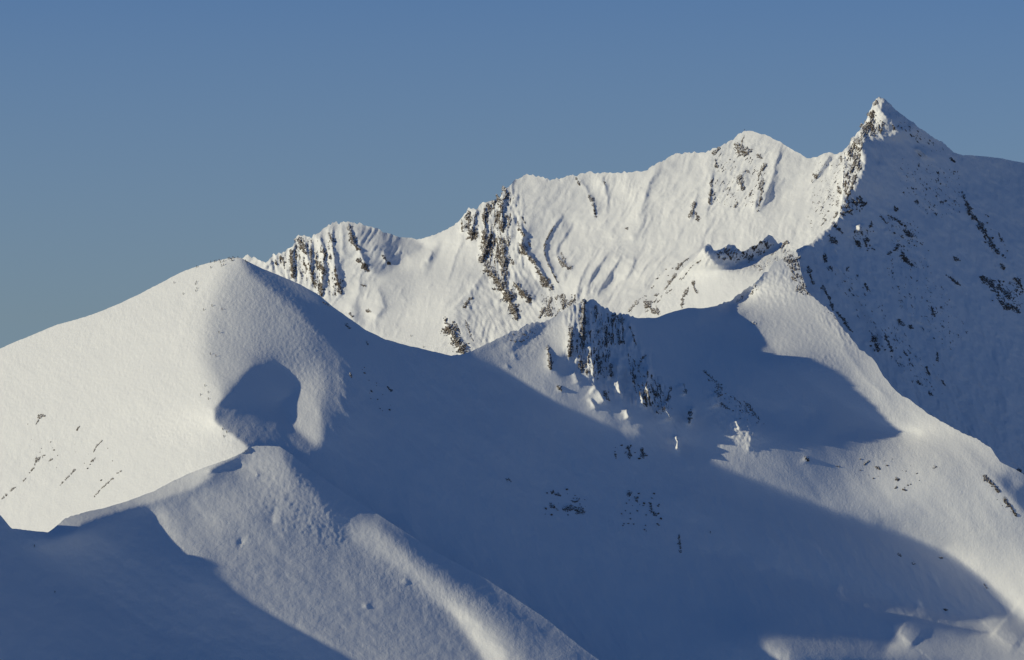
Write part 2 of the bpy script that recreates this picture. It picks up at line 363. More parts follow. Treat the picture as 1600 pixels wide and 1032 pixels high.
 ([(1591,735),(1599,741)],2.6,'brown rock where the bright crest leaves the view'),
 ([(1404,866),(1407,868)],1.3,'dark stone in the blue basin, leftmost of four'),
 ([(1426,880),(1431,882)],1.2,'dark stone in the blue basin, lowest of four'),
 ([(1467,871),(1472,872)],1.4,'dark stone in the blue basin near the shadow edge'),
 ([(1538,913),(1542,919)],1.3,'dark stone in the blue basin far right'),
 ([(1475,952),(1480,953)],0.9,'tiny dark stone low in the blue basin'),
]
# snow ribs and bulges: (sheet, points, height, width left, width right)
RIBS=[
 ('B',[(545,350),(553,381),(562,390),(572,418)],4,9,3),('B',[(520,352),(518,375),(524,420),(533,460)],4,8,3),
 ('B',[(475,374),(480,400),(490,440)],5,6,3),('B',[(462,378),(457,400),(458,432)],4,5,2.5),('B',[(497,364),(506,395),(503,460)],5,6,3),
 ('B',[(487,380),(486,420)],3,4,2.5),('B',[(534,352),(536,400)],2.5,8,5),
 ('B',[(602,392),(600,404),(606,412)],3,4,3),('B',[(562,430),(560,460),(545,490)],3,12,9),('B',[(590,450),(600,480),(585,500)],3,14,6),
 ('B',[(745,326),(740,345),(738,368)],5,8,4),('B',[(728,335),(724,365)],3,4,3),('B',[(758,320),(757,384)],4,5,3),
 ('B',[(790,300),(784,325),(785,362)],4,6,3),('B',[(788,380),(788,445)],4,6,3),('B',[(768,360),(752,408)],4,5,3),
 ('B',[(812,350),(819,367),(815,384),(835,409),(863,452)],5,8,2.5),('B',[(880,335),(866,353),(852,378),(850,392),(854,407),(872,441)],4,14,3),
 ('B',[(762,420),(773,431),(792,459),(808,498)],4,3,6),('B',[(804,441),(827,469)],3,3,6),
 ('B',[(697,505),(726,551)],3,3,8),('B',[(757,425),(735,455),(705,485)],2.5,3,7),
 ('B',[(893,352),(872,385),(868,400),(893,420)],3,10,3),
 ('B',[(950,395),(925,430),(912,470)],3,10,2.5),('B',[(970,400),(955,425),(930,465)],3,8,2.5),('B',[(925,400),(905,440),(900,470)],2.5,7,2.5),
 ('B',[(991,400),(988,420),(975,440)],2.5,12,3),('B',[(725,375),(712,400),(700,440)],1.5,5,2),('B',[(676,392),(668,410)],2,5,3),
 ('B',[(940,275),(944,290),(950,310),(948,335)],2,8,3),('B',[(905,280),(925,310),(930,340)],2,8,3),
 ('B',[(1030,262),(1015,285),(1005,320),(995,350)],2.5,9,4),('B',[(1010,330),(1000,355),(985,375)],2,6,3),
 ('B',[(960,360),(955,375)],1.5,4,3),('B',[(1090,300),(1083,330),(1078,345)],2.5,7,3),('B',[(1113,265),(1108,320)],2,6,3),
 ('B',[(1150,235),(1172,238)],2,4,4),('B',[(1164,265),(1155,280),(1160,298)],2,6,3),
 ('B',[(1222,224),(1210,262),(1205,285),(1190,325)],3.5,12,3.5),('B',[(1196,250),(1186,290),(1178,335)],2,6,3),
 ('B',[(1298,242),(1285,262),(1275,278)],3,7,2.5),('B',[(1310,250),(1295,275)],1.5,5,2.5),
 ('A',[(951,560),(953,592)],14,5,3),('A',[(985,575),(990,600)],12,4,3),('A',[(905,545),(907,566)],9,5,3),('A',[(1000,610),(1006,635)],14,5,3),('A',[(1062,600),(1070,618)],10,5,3),('A',[(978,640),(984,655)],10,5,3),('A',[(1115,616),(1122,635)],16,8,4),('A',[(1150,655),(1156,672)],8,5,3),
 ('A',[(924,538),(924,556),(930,590)],24,9,3),('A',[(1014,572),(1010,600),(1017,628)],30,13,4),('A',[(966,560),(964,592),(972,622)],22,8,3),
 ('A',[(928,603),(937,612),(947,632)],16,10,3),('A',[(1036,632),(1042,640),(1049,656)],24,9,3),('A',[(1083,636),(1080,650),(1076,665)],16,5,3),
 ('A',[(1058,680),(1060,704)],16,5,2.5),('A',[(922,622),(932,640)],5,4,2.5),
 ('A',[(913,470),(911,505),(910,541)],8,6,2.5),('A',[(893,514),(890,556)],8,6,3),('A',[(921,485),(922,530)],5,4,3),('A',[(983,500),(990,560)],6,5,4),('A',[(1000,540),(1005,575)],5,4,3),('A',[(940,500),(941,560)],4,4,3),('A',[(897,580),(905,600)],6,6,3),('A',[(857,544),(861,577)],6,5,2.5),('A',[(874,604),(880,612)],3,4,2.5),
 ('A',[(959,492),(957,524)],5,3,2.5),('A',[(971,495),(967,540)],5,3,2.5),('A',[(947,515),(948,540)],4,3,2.5),('A',[(930,478),(933,495)],3,3,2.5),
 ('A',[(803,552),(806,562)],2.5,4,2.5),('A',[(790,570),(795,575)],1.5,3,2),
 ('A',[(1256,715),(1262,722)],2.5,5,3),('A',[(1175,680),(1170,706)],3,4,2.5),('A',[(1145,650),(1138,668)],2.5,4,2.5),
 ('A',[(1120,712),(1128,716)],1.5,3,2),
 ('A',[(1305,500),(1320,545),(1350,590),(1395,630)],2,12,9),
 ('A',[(1402,986),(1412,994),(1430,1010)],7,9,30),('A',[(1552,986),(1565,997),(1590,1014)],7,9,32),('A',[(1185,1014),(1250,1024),(1330,1034),(1400,1030),(1500,1026),(1640,1030)],17,21,21),
 ('A',[(355,408),(330,440),(300,480),(283,530),(275,565)],1.0,9,9),
 ('P',[(1343,351),(1344,356),(1346,361)],20,6,4),('P',[(1360,180),(1352,205),(1346,235)],3,4,3),('P',[(1380,185),(1375,215)],2,4,3),
 ('P',[(1430,232),(1440,236),(1450,246)],13,6,3),('P',[(1500,300),(1530,350),(1560,395),(1600,450)],8,16,7),('P',[(1372,255),(1385,262)],4,4,3),
 ('P',[(1400,250),(1420,350),(1450,450),(1500,600)],7,25,18),('P',[(1300,380),(1340,460),(1400,560)],6,14,9),('P',[(1345,320),(1360,400),(1400,480)],5,14,9),
 ('F',[(372,845),(380,850)],-2.5,6,6),('F',[(570,945),(575,950)],2,4,4),('F',[(630,905),(638,912)],2,5,4),('F',[(400,740),(404,744)],1.5,4,3),('F',[(430,790),(424,820)],-2,8,6),
]
# people: (u, v of the feet, turn in degrees, pose, jacket, label)
PEOPLE=[
 (307.3,418.6,60,'climb','dark','tiny person alone lowest on the skyline left of the hill summit'),
 (329.2,411.0,80,'stand','dark','tiny person on the skyline at the left end of the row of walkers'),
 (335.0,410.2,70,'climb','navy','tiny person second from the left in the row of walkers on the skyline'),
 (337.4,409.2,90,'stand','dark','tiny person in the middle of the row of walkers on the skyline'),
 (342.4,408.4,60,'stand','red','tiny person on the skyline next to the last of the walkers'),
 (344.6,411.4,100,'climb','dark','tiny person just below the skyline at the end of the row of walkers'),
 (349.6,409.6,60,'stand','dark','tiny person climbing between the row of walkers and the summit group'),
 (356.6,405.6,20,'stand','dark','person at the left of the dark summit group'),
 (358.4,405.0,110,'stand','navy','person second from the left in the dark summit group'),
 (360.2,405.2,200,'sit','dark','person sitting in front in the dark summit group'),
 (361.8,408.2,40,'stand','dark','person a few steps below the dark summit group'),
 (363.8,403.8,70,'stand','dark','person standing highest in the dark summit group'),
 (365.6,403.8,150,'sit','navy','person sitting at the right of the dark summit group'),
 (363.4,408.6,300,'sit','dark','person crouching just under the dark summit group'),
 (371.6,403.8,90,'stand','dark','person alone on the flat top right of the summit group'),
 (383.6,409.4,230,'stand','dark','left one of two people in the shade right of the summit'),
 (386.0,411.4,230,'climb','dark','right one of two people in the shade right of the summit'),
 (329.0,419.6,200,'climb','dark','person on the bright slope below the row of walkers'),
 (345.8,416.6,230,'climb','dark','left person on the slope just below the summit group'),
 (349.4,415.4,220,'climb','red','right person on the slope just below the summit group'),
 (306.6,442.2,200,'climb','dark','uppermost of four climbers on the bright slope beside the hill edge'),
 (305.2,445.4,190,'climb','navy','second from the top of four climbers on the bright slope'),
 (307.6,452.4,190,'climb','dark','third from the top of four climbers on the bright slope'),
 (305.8,456.2,190,'climb','dark','lowest of four climbers on the bright slope'),
 (286.0,460.8,210,'climb','dark','person alone on the bright slope left of the four climbers'),
 (271.6,443.6,210,'climb','dark','person alone high on the bright slope near the skyline'),
 (346.8,484.6,200,'stand','red','skier with long shadow highest on the grey hill face'),
 (331.0,479.4,200,'climb','dark','skier near the bright edge of the grey hill face'),
 (318.0,485.6,200,'ski','dark','skier on the bright edge of the hill face beside small dark marks'),
 (342.0,521.0,200,'stand','dark','skier with long shadow in the middle of the grey hill face'),
 (328.6,554.6,200,'stand','dark','left skier of the pair below the middle of the grey hill face'),
 (337.2,557.6,200,'stand','red','right skier of the pair below the middle of the grey hill face'),
 (320.0,604.4,200,'stand','dark','top skier of the lowest three on the grey hill face'),
 (325.2,614.6,200,'stand','dark','right skier of the lowest three on the grey hill face'),
 (313.2,618.6,200,'stand','navy','left skier of the lowest three on the grey hill face'),
 (325.4,625.0,200,'stand','dark','skier at the edge of the blue hollow in the hill'),
 (347.6,672.4,200,'climb','dark','upper skier on the bright edge above the blue hollow foot'),
 (353.8,677.0,200,'climb','dark','lower skier on the bright edge above the blue hollow foot'),
 (349.6,683.6,200,'stand','dark','skier below the pair on the bright edge near the cornice saddle'),
 (642.0,526.4,260,'climb','dark','upper skier crossing the wide bright valley on a thin track'),
 (661.4,543.6,260,'climb','navy','lower skier crossing the wide bright valley on a thin track'),
 (1163.4,205.0,90,'stand','dark','tiny person on top of the white dome peak'),
 (54.0,855.0,30,'ski','dark','upper skier in the blue shade at the bottom left'),
 (86.0,927.0,30,'ski','dark','lower skier in the blue shade at the bottom left'),
 (1110.0,833.5,30,'ski','dark','skier alone in the deep blue basin'),
]
# ---------------------------------------------------------------- skylines (photo coordinates)
TOP_A=np.array([(-300,660),(-150,605),(0,545),(30,532),(60,520),(85,509),(110,502),(135,495),(160,486),(190,473),(220,459),(250,443),(270,432),(290,423),(310,416),(330,410),(350,405),(362,403),(375,402.5),(383,407),(395,413),(410,420),(440,432),(470,445),(500,462),(520,480),(545,497),(570,515),(600,530),(640,541),(680,550),(705,556),(722,553),(740,548),(765,536),(790,524),(815,512),(840,505),(858,501),(878,487),(895,477),(912,471),(928,470),(945,477),(960,488),(980,493),(1000,497),(1025,497),(1050,488),(1075,481),(1100,482),(1120,478),(1140,470),(1165,452),(1180,441),(1200,425),(1212,410),(1222,404),(1235,403),(1249,404),(1250,420),(1262,455),(1275,468),(1290,478),(1305,495),(1318,515),(1330,530),(1345,545),(1365,562),(1380,588),(1400,612),(1425,628),(1450,648),(1475,662),(1500,674),(1530,688),(1548,700),(1562,722),(1585,733),(1600,742),(1700,800),(1900,900)],float)
TOP_F=np.array([(-300,930),(-150,840),(-50,775),(0,805),(18,826),(45,829),(75,832),(88,822),(100,812),(125,802),(160,795),(200,783),(240,768),(270,752),(300,738),(330,727),(350,720),(368,713),(378,708),(390,700),(400,697),(415,697),(437,698),(455,710),(480,730),(530,765),(600,810),(680,862),(760,905),(850,965),(900,1005),(940,1035),(1100,1150),(1300,1250)],float)
TOP_B=np.array([(200,520),(330,440),(370,412),(385,401),(400,404),(412,409),(425,402),(440,397),(452,391),(458,380),(467,370),(478,372),(487,375),(497,362),(505,356),(520,350),(535,348),(553,347),(570,353),(590,358),(610,366),(628,371),(650,374),(668,372),(690,362),(715,350),(722,340),(733,326),(745,325),(758,318),(778,310),(788,300),(800,285),(815,276),(832,273),(850,279),(875,281),(895,275),(910,272),(935,271),(960,270),(985,270),(1005,267),(1025,257),(1040,248),(1058,239),(1072,241),(1090,240),(1105,237),(1120,232),(1135,225),(1148,214),(1160,206),(1168,204),(1180,207),(1195,211),(1210,218),(1222,224),(1240,235),(1262,248),(1275,246),(1285,240),(1298,238),(1308,242),(1318,236),(1330,225),(1350,225),(1400,240),(1600,300)],float)
TOP_M=np.array([(940,560),(985,505),(1000,494),(1020,470),(1045,448),(1065,424),(1085,404),(1097,388),(1108,382),(1115,390),(1130,388),(1148,382),(1156,395),(1163,392),(1180,383),(1193,375),(1200,365),(1208,371),(1216,381),(1224,378),(1232,380),(1240,386),(1246,396),(1250,430),(1256,480),(1330,620)],float)
TOP_P=np.array([(1080,540),(1200,430),(1236,402),(1245,392),(1265,380),(1280,366),(1300,352),(1312,338),(1316,300),(1320,237),(1328,224),(1337,213),(1345,200),(1353,188),(1358,176),(1365,163),(1369,156),(1375,153),(1381,155),(1390,163),(1400,173),(1412,182),(1425,192),(1440,203),(1457,215),(1470,222),(1482,230),(1490,238),(1505,243),(1520,243),(1560,247),(1600,255),(1700,285),(1900,340)],float)
# ---------------------------------------------------------------- facets
LIT,DARK,ANY=1.0,-1.0,0.0
A=Relief(-300,1900,370,1250,(.8,1.35))
# shaded flank: steep under the hill crest, flatter towards the bowl
A.facet([(640,300),(700,560),(760,640),(860,760),(1000,860),(1250,900),(1250,1300),(800,1300),(560,900),(560,700)],.5,1.35,40)
A.facet([(900,560),(1250,500),(1500,680),(1700,900),(1700,1300),(1000,1300),(860,760)],.32,1.35,30)
A.facet([(-400,300),(376,300),(376,404),(372,440),(352,480),(342,530),(342,570),(346,605),(352,635),(362,664),(392,692),(392,1300),(-400,1300)],-.95,1.5,5,LIT)
A.facet([(366,390),(350,425),(328,475),(318,520),(318,560),(332,600),(345,630),(362,605),(392,572),(425,565),(460,590),(500,640),(512,560),(500,500),(480,465),(440,440),(400,420),(376,396)],-.12,1.4,12,LIT)
A.facet([(385,420),(440,445),(490,490),(510,560),(500,620),(460,590),(425,562),(400,560),(380,500)],.08,1.4,18,LIT)
A.facet([(440,430),(480,460),(520,500),(545,560),(545,640),(520,700),(500,690),(490,600),(480,520),(450,470)],.32,1.4,14)
A.facet([(380,400),(440,436),(485,470),(560,520),(600,560),(560,560),(500,520),(470,490),(420,450),(390,425)],.75,1.3,5,ANY)
A.facet([(465,600),(442,628),(462,665),(490,695),(500,680),(498,640),(508,600),(495,560)],.05,1.4,6,LIT)
A.facet([(436,629),(458,614),(490,615),(500,640),(505,690),(492,696),(462,674)],-.32,1.4,5,LIT)
A.facet([(378,589),(395,571),(430,566),(462,603),(455,616),(436,629),(444,650),(462,674),(490,697),(440,720),(395,705),(368,682),(336,660),(333,640),(350,622)],.72,1.1,1.5,DARK)
A.facet([(690,552),(722,545),(790,515),(858,493),(880,480),(912,465),(906,500),(893,545),(870,560),(868,585),(905,600),(940,620),(1015,655),(1010,668),(940,660),(870,634),(820,610),(790,588),(740,568),(700,560)],-.15,1.4,4,LIT)
A.facet([(836,507),(860,502),(852,515),(828,530),(808,545),(796,548),(812,528)],.55,1.2,3,ANY)
A.facet([(740,550),(790,524),(835,507),(812,526),(770,545)],.25,1.2,3,ANY)
A.facet([(1155,470),(1180,443),(1196,452),(1192,475),(1165,500),(1130,500)],.6,1.2,5,DARK)
A.facet([(868,500),(900,470),(912,470),(905,500),(890,545),(872,545),(850,520)],-.6,1.2,6)
A.facet([(910,468),(1000,490),(1100,480),(1150,500),(1100,560),(1050,620),(1000,600),(940,600),(895,580),(893,545)],.75,1.2,8,DARK)
A.facet([(1215,380),(1262,380),(1282,430),(1325,480),(1370,530),(1420,595),(1500,650),(1580,705),(1560,740),(1500,700),(1440,679),(1360,655),(1300,620),(1240,582),(1205,540),(1155,505),(1195,470),(1190,440)],-.08,1.4,4,LIT)
A.facet([(1345,560),(1420,590),(1500,645),(1580,700),(1650,750),(1560,740),(1500,690),(1440,672),(1380,640),(1330,600)],-.45,1.4,12,LIT)
A.facet([(1095,665),(1112,650),(1125,622),(1150,645),(1178,655),(1170,690),(1190,697),(1212,690),(1240,694),(1300,690),(1400,693),(1440,680),(1500,690),(1545,735),(1600,800),(1700,850),(1700,990),(1600,955),(1540,905),(1470,850),(1380,817),(1300,797),(1200,755),(1100,722)],-.3,1.4,4,LIT)
A.facet([(1330,700),(1500,700),(1560,760),(1520,840),(1460,835),(1380,805),(1300,785)],-.85,1.3,35)
A.facet([(1165,1000),(1250,1012),(1330,1018),(1385,1020),(1393,995),(1410,983),(1430,990),(1450,997),(1540,993),(1555,980),(1600,1000),(1800,1060),(1800,1250),(1500,1250),(1210,1040)],-.4,1.5,3,LIT)
Fr=Relief(-300,1300,540,1250,(.15,1.3))
Fr.facet([(-60,840),(40,835),(130,900),(200,1000),(260,1300),(-60,1300)],1.3,1.3,20)
Fr.facet([(-60,780),(60,835),(110,850),(80,870),(-60,850)],.6,1.3,10)
Fr.facet([(-400,500),(-45,500),(-45,800),(-60,1300),(-400,1300)],-.9,1.3,8)
Fr.facet([(240,765),(268,800),(285,835),(325,890),(320,900),(400,945),(480,985),(570,1032),(760,1200),(1300,1400),(940,1035),(850,965),(760,905),(680,862),(600,810),(530,765),(480,730),(437,690),(400,690),(370,713),(310,735)],.23,1.4,5,LIT)
Fr.facet([(395,690),(440,700),(465,735),(460,790),(430,780),(400,760),(375,740)],-.05,1.4,12)
Fr.facet([(310,760),(400,760),(400,800),(330,830),(290,800)],.02,1.4,14)
Fr.facet([(440,770),(500,810),(560,890),(520,900),(450,840)],.26,1.4,14)
Fr.facet([(500,785),(520,800),(560,850),(640,900),(700,960),(760,1020),(790,1060),(850,1060),(800,1000),(740,950),(660,890),(620,850),(590,818),(560,812),(535,822),(515,795)],-.2,1.4,9,LIT)
Fr.facet([(690,935),(740,965),(790,1020),(800,1060),(770,1050),(730,990)],-.6,1.4,5,LIT)
Fr.facet([(437,690),(530,757),(680,857),(850,962),(940,1035),(905,1040),(830,985),(730,925),(650,868),(610,835),(585,815),(560,808),(530,815),(505,790),(500,770),(455,735)],.75,1.2,8,ANY)
Fr.facet([(740,915),(850,970),(920,1040),(850,1040),(790,975)],.3,1.3,24,ANY)
Fr.facet([(88,810),(125,800),(160,793),(240,766),(300,737),(372,708),(372,720),(300,764),(240,784),(160,806),(125,820),(115,836),(75,840)],-.6,1.5,2,LIT)
Fr.facet([(330,733),(352,722),(371,716),(373,733),(345,738),(325,742)],.8,1.2,1.5,ANY)
B=Relief(200,1600,180,760,(-.62,1.2))
B.facet([(380,395),(520,345),(545,350),(555,380),(575,420),(540,470),(500,480),(400,430)],-.55,1.1,10)
B.facet([(519,368),(545,362),(556,384),(560,392),(572,420),(545,445),(530,450),(526,400)],-.25,1.1,4)
B.facet([(556,352),(600,358),(650,374),(665,388),(632,404),(620,425),(600,432),(578,424),(566,392)],.14,1.0,3)
B.facet([(600,365),(625,372),(622,382),(596,398),(588,392),(605,378)],.42,1.0,3)
B.facet([(596,440),(640,420),(650,470),(620,520),(600,530),(585,500)],-.35,1.2,8)
B.facet([(557,470),(566,490),(574,505),(560,515),(552,500)],.05,1.1,3)
B.facet([(672,400),(690,375),(688,392),(678,412),(664,432)],.05,1.1,2)
B.facet([(790,290),(880,280),(940,290),(960,330),(900,345),(830,345),(800,330)],-.33,1.2,15)
B.facet([(820,350),(845,345),(870,345),(852,378),(848,395),(862,440),(840,412),(824,398)],-.15,1.2,3)
B.facet([(880,338),(896,352),(880,375),(866,392),(872,430),(857,405),(853,388),(866,360)],-.12,1.2,3)
B.facet([(801,338),(810,345),(812,400),(800,400),(797,370)],-.2,1.2,3)
B.facet([(700,470),(757,425),(800,490),(806,500),(760,520),(735,560),(724,540)],-.3,1.2,5)
B.facet([(800,430),(850,440),(862,455),(855,470),(835,475)],-.15,1.2,4)
B.facet([(955,425),(958,440),(935,462),(920,470),(925,450)],.05,1.2,3)
B.facet([(935,412),(940,420),(915,450),(902,470),(900,455)],-.1,1.2,3)
B.facet([(1030,250),(1076,242),(1050,272),(1018,310),(1005,330),(1010,290)],-.4,1.2,6)
B.facet([(1208,282),(1211,312),(1192,326),(1180,322)],.08,1.2,3)
B.facet([(1222,224),(1262,250),(1240,300),(1209,312),(1208,285),(1216,255)],-.38,1.2,6)
B.facet([(1298,243),(1303,246),(1290,270),(1283,278)],.1,1.2,1.5)
B.solve(TOP_B,.04)
M=Relief(900,1400,340,700,(-.8,1.3))
M.facet([(1097,386),(1112,378),(1150,378),(1156,393),(1200,360),(1218,382),(1190,400),(1155,411),(1148,420),(1125,418),(1112,405)],.9,.9,2)
M.solve(TOP_M,.04)
P=Relief(1050,1900,120,1250,(.85,1.15))
P.facet([(1250,380),(1350,280),(1420,330),(1480,480),(1560,640),(1640,800),(1300,700),(1240,500)],.58,1.1,25)
P.facet([(1500,250),(1700,250),(1700,700),(1600,600),(1560,450)],.95,1.3,20)
P.facet([(1350,100),(1520,180),(1620,240),(1500,300),(1400,300),(1352,225)],1.15,1.0,10)
P.facet([(1300,200),(1372,148),(1381,156),(1378,176),(1388,184),(1394,197),(1409,203),(1400,212),(1380,216),(1352,218),(1350,240),(1352,262),(1340,290),(1320,312),(1310,345),(1280,372),(1240,400)],-.8,.8,2)
P.facet([(1378,176),(1388,184),(1394,197),(1400,212),(1380,216),(1356,216),(1366,195)],-.35,.8,2)
P.facet([(1430,232),(1440,236),(1454,249),(1448,250),(1436,243)],-.2,.9,1.5)
P.facet([(1355,225),(1375,230),(1390,255),(1380,260),(1360,240),(1350,262),(1352,240)],.25,.9,5)
P.solve(TOP_P,.05)
PIX=.45
def one(f,u,v): return float(f(np.array([float(u)]),np.array([float(v)]))[0])
def depth_A(u,v): return 3000+PIX*(A.at(u,v)-A.at(np.array([400.]),np.array([700.]))[0])
def depth_F(u,v): return 2998+PIX*(Fr.at(u,v)-Fr.at(np.array([400.]),np.array([700.]))[0])
def project(P):
    y=P[...,1]; z=P[...,2]; d=y*cp+z*sp; h=-y*sp+z*cp
    return CX+F*P[...,0]/d, CY-F*h/d, d
CAST=[(depth_A,TOP_A),(depth_F,TOP_F)]
def margin(u,v,d,casters,dt=2.2,n=260):
    """how far (m) a point lies inside the shadow of the ridges towards the sun (+) or in front of it (-)"""
    P0=world(u,v,d); m=np.full(u.shape,-1e3)
    for k in range(4,n):
        q=P0+L*(dt*k*(1+k/400)); qu,qv,qd=project(q)
        for f,top in casters:
            ok=(qv>np.interp(qu,top[:,0],top[:,1]))&(qu>-290)&(qv<1240)&(qu<1880)
            ok&=(qu<1290) if f is depth_F else ((qv<np.interp(qu,TOP_F[:,0],TOP_F[:,1]))|(qu>950))
            g=np.where(ok,qd-f(qu,qv),-1e3); m=np.maximum(m,g)
    return m
def facing(R,s=1):
    D=R.D; dx=np.gradient(D,axis=1)/G; dz=-np.gradient(D,axis=0)/G
    return (L[0]*dx-L[1]+L[2]*dz)/np.sqrt(dx**2+1+dz**2)
A.facet([(1100,726),(1200,759),(1300,801),(1380,821),(1470,855),(1540,910),(1600,960),(1700,1000),(1640,1010),(1500,960),(1380,900),(1200,840),(1060,790)],.5,1.3,3,DARK)
A.facet([(1157,508),(1205,543),(1240,585),(1300,624),(1360,659),(1436,680),(1400,690),(1300,687),(1212,687),(1180,680),(1130,620),(1100,560)],.8,1.3,3,DARK)
A.facet([(1000,492),(1050,486),(1090,480),(1098,492),(1085,500),(1060,496),(1020,500)],-.1,1.6,4,ANY)
A.solve(TOP_A); Fr.solve(TOP_F,.15)
def runlen(mask):
    o=np.zeros(mask.shape); c=np.zeros(mask.shape[0])
    for j in range(mask.shape[1]): c=np.where(mask[:,j],c+1,0); o[:,j]=c
    return o*G*3
NIT=16
for it in range(NIT):
    for R,f,top in ((Fr,depth_F,TOP_F),(A,depth_A,TOP_A)):
        U=R.U[::3,::3]; V=R.V[::3,::3]; d=f(U,V); cls=R.cls[::3,::3]; D=R.D[::3,::3]
        m=margin(U,V,d,CAST)/PIX
        vis=(V>np.interp(U,top[:,0],top[:,1])+3)&(U>-20)&(U<1640)&(V<1060)
        if R is A: vis&=(V<np.interp(U,TOP_F[:,0],TOP_F[:,1])+10)|(U>1000)
        fc=facing(R)[::3,::3]
        lit=vis&(cls>0); dark=vis&(cls<0)&(fc>-.02)
        gm=1.5+.05*np.minimum(runlen(lit),100)
        bad1=lit&(m>-gm); bad2=dark&(m<7)
        T=np.where(bad1,D-(m+gm),np.where(bad2,D+np.minimum(9-m,60),R.D0[::3,::3]))
        Wt=np.where(bad1,1.0,np.where(bad2,.6,.0004*vis))
        print(it,'lit but shaded %.3f'%((lit&(m>0)).sum()/max(1,lit.sum())),'dark but lit %.3f'%((dark&(m<0)).sum()/max(1,(vis&(cls<0)).sum())))
        if R is A:
            hill=(U<545)&vis; T=np.where(hill,R.D0[::3,::3],T); Wt=np.where(hill,.08,Wt)
        else: Wt=np.where(bad1|bad2,Wt*.4,.004*vis)
        R.adjust(T,Wt)
def behind(f,front,uu,gap=8,lim=None):
    """keep the hidden foot of a far sheet behind the nearer ridge"""
    def g(u,v):
        d=f(u,v)
        for h,top,a,b in front:
            under=v-np.interp(u,top[:,0],top[:,1]); m=(under>2)&(u>a)&(u<b)
            d=np.where(m,np.maximum(d,h(u,v)+np.minimum(under*.5,25)),d)
        return d
    return g
def depth_P0(u,v): return one(depth_A,1249,412)+45+.53*(P.at(u,v)-one(P.at,1249,412))
depth_P=behind(depth_P0,[(depth_A,TOP_A,1040,1899)],0)
def depth_M0(u,v): return one(depth_A,1225,410)+12+.53*(M.at(u,v)-one(M.at,1225,410))
depth_M=behind(depth_M0,[(depth_A,TOP_A,900,1400)],0)
def depth_B0(u,v): return one(depth_P0,1325,240)+40+.6*(B.at(u,v)-one(B.at,1325,240))
depth_B=behind(depth_B0,[(depth_A,TOP_A,200,1600),(depth_P,TOP_P,1242,1600),(depth_M,TOP_M,985,1250)],0)
_dA=depth_A
depth_A2=behind(depth_A,[(depth_F,TOP_F,-300,950)],0)
print('A',depth_A(np.array([375,700,925,1249,1400,1400.]),np.array([405,556,470,410,750,1000.])))
print('P',depth_P(np.array([1325,1378,1500.]),np.array([240,156,400.])),'B',depth_B(np.array([410,800,1160,1325.]),np.array([410,300,210,240.])))

# ---------------------------------------------------------------- building the terrain
def crest(top,amp,seed,u0,u1,zones=()):
    us=np.unique(np.concatenate([np.arange(u0,u1,1.3),top[:,0]])); v=np.interp(us,top[:,0],top[:,1])
    a=np.full(us.shape,float(amp))
    for (a0,a1,z) in zones: a=np.where((us>a0)&(us<a1),z,a)
    a=np.convolve(np.pad(a,7,'edge'),np.ones(15)/15,'valid')
    n=Noise(seed)(us/15,us*0+.3)*1.3+(.45-np.abs(Noise(seed+1)(us/9,us*0+.7)))*1.4-.3+Noise(seed+2)(us/4,us*0+1.7)*.9+Noise(seed+3)(us/2,us*0+1.7)*.3
    return np.stack([us,v+a*n],1)
TA=crest(TOP_A,.35,5,-300,1900,[(715,790,1.5),(790,885,3.2),(885,990,4.0),(1130,1275,2.8),(1275,1350,2.6),(1350,1560,1.2)])
TF=crest(TOP_F,.3,9,-300,1300,[(85,130,1.2)])
TB=crest(TOP_B,1.5,13,200,1600,[(380,560,3.4),(560,700,1.5),(715,800,3.8),(800,1160,2.2),(1168,1270,.8)])
TM=crest(TOP_M,2.2,17,940,1330,[(940,1085,1.2)])
TP=crest(TOP_P,1.5,21,1080,1900,[(1240,1312,2.2),(1312,1372,3.6),(1372,1490,2.0),(1490,1900,.3)])
def polymask(poly,U,V,soft):
    """soft polygon mask evaluated at scattered points"""
    d,_,_=seg_dist(list(poly)+[poly[0]],U,V); s=np.where(pip(poly,U,V),1,-1)
    return np.clip(.5+s*d/(2*soft),0,1)
def local(mask_fn,poly,U,V,pad):
    xs=[p[0] for p in poly]; ys=[p[1] for p in poly]
    sel=(U>min(xs)-pad)&(U<max(xs)+pad)&(V>min(ys)-pad)&(V<max(ys)+pad)
    return sel
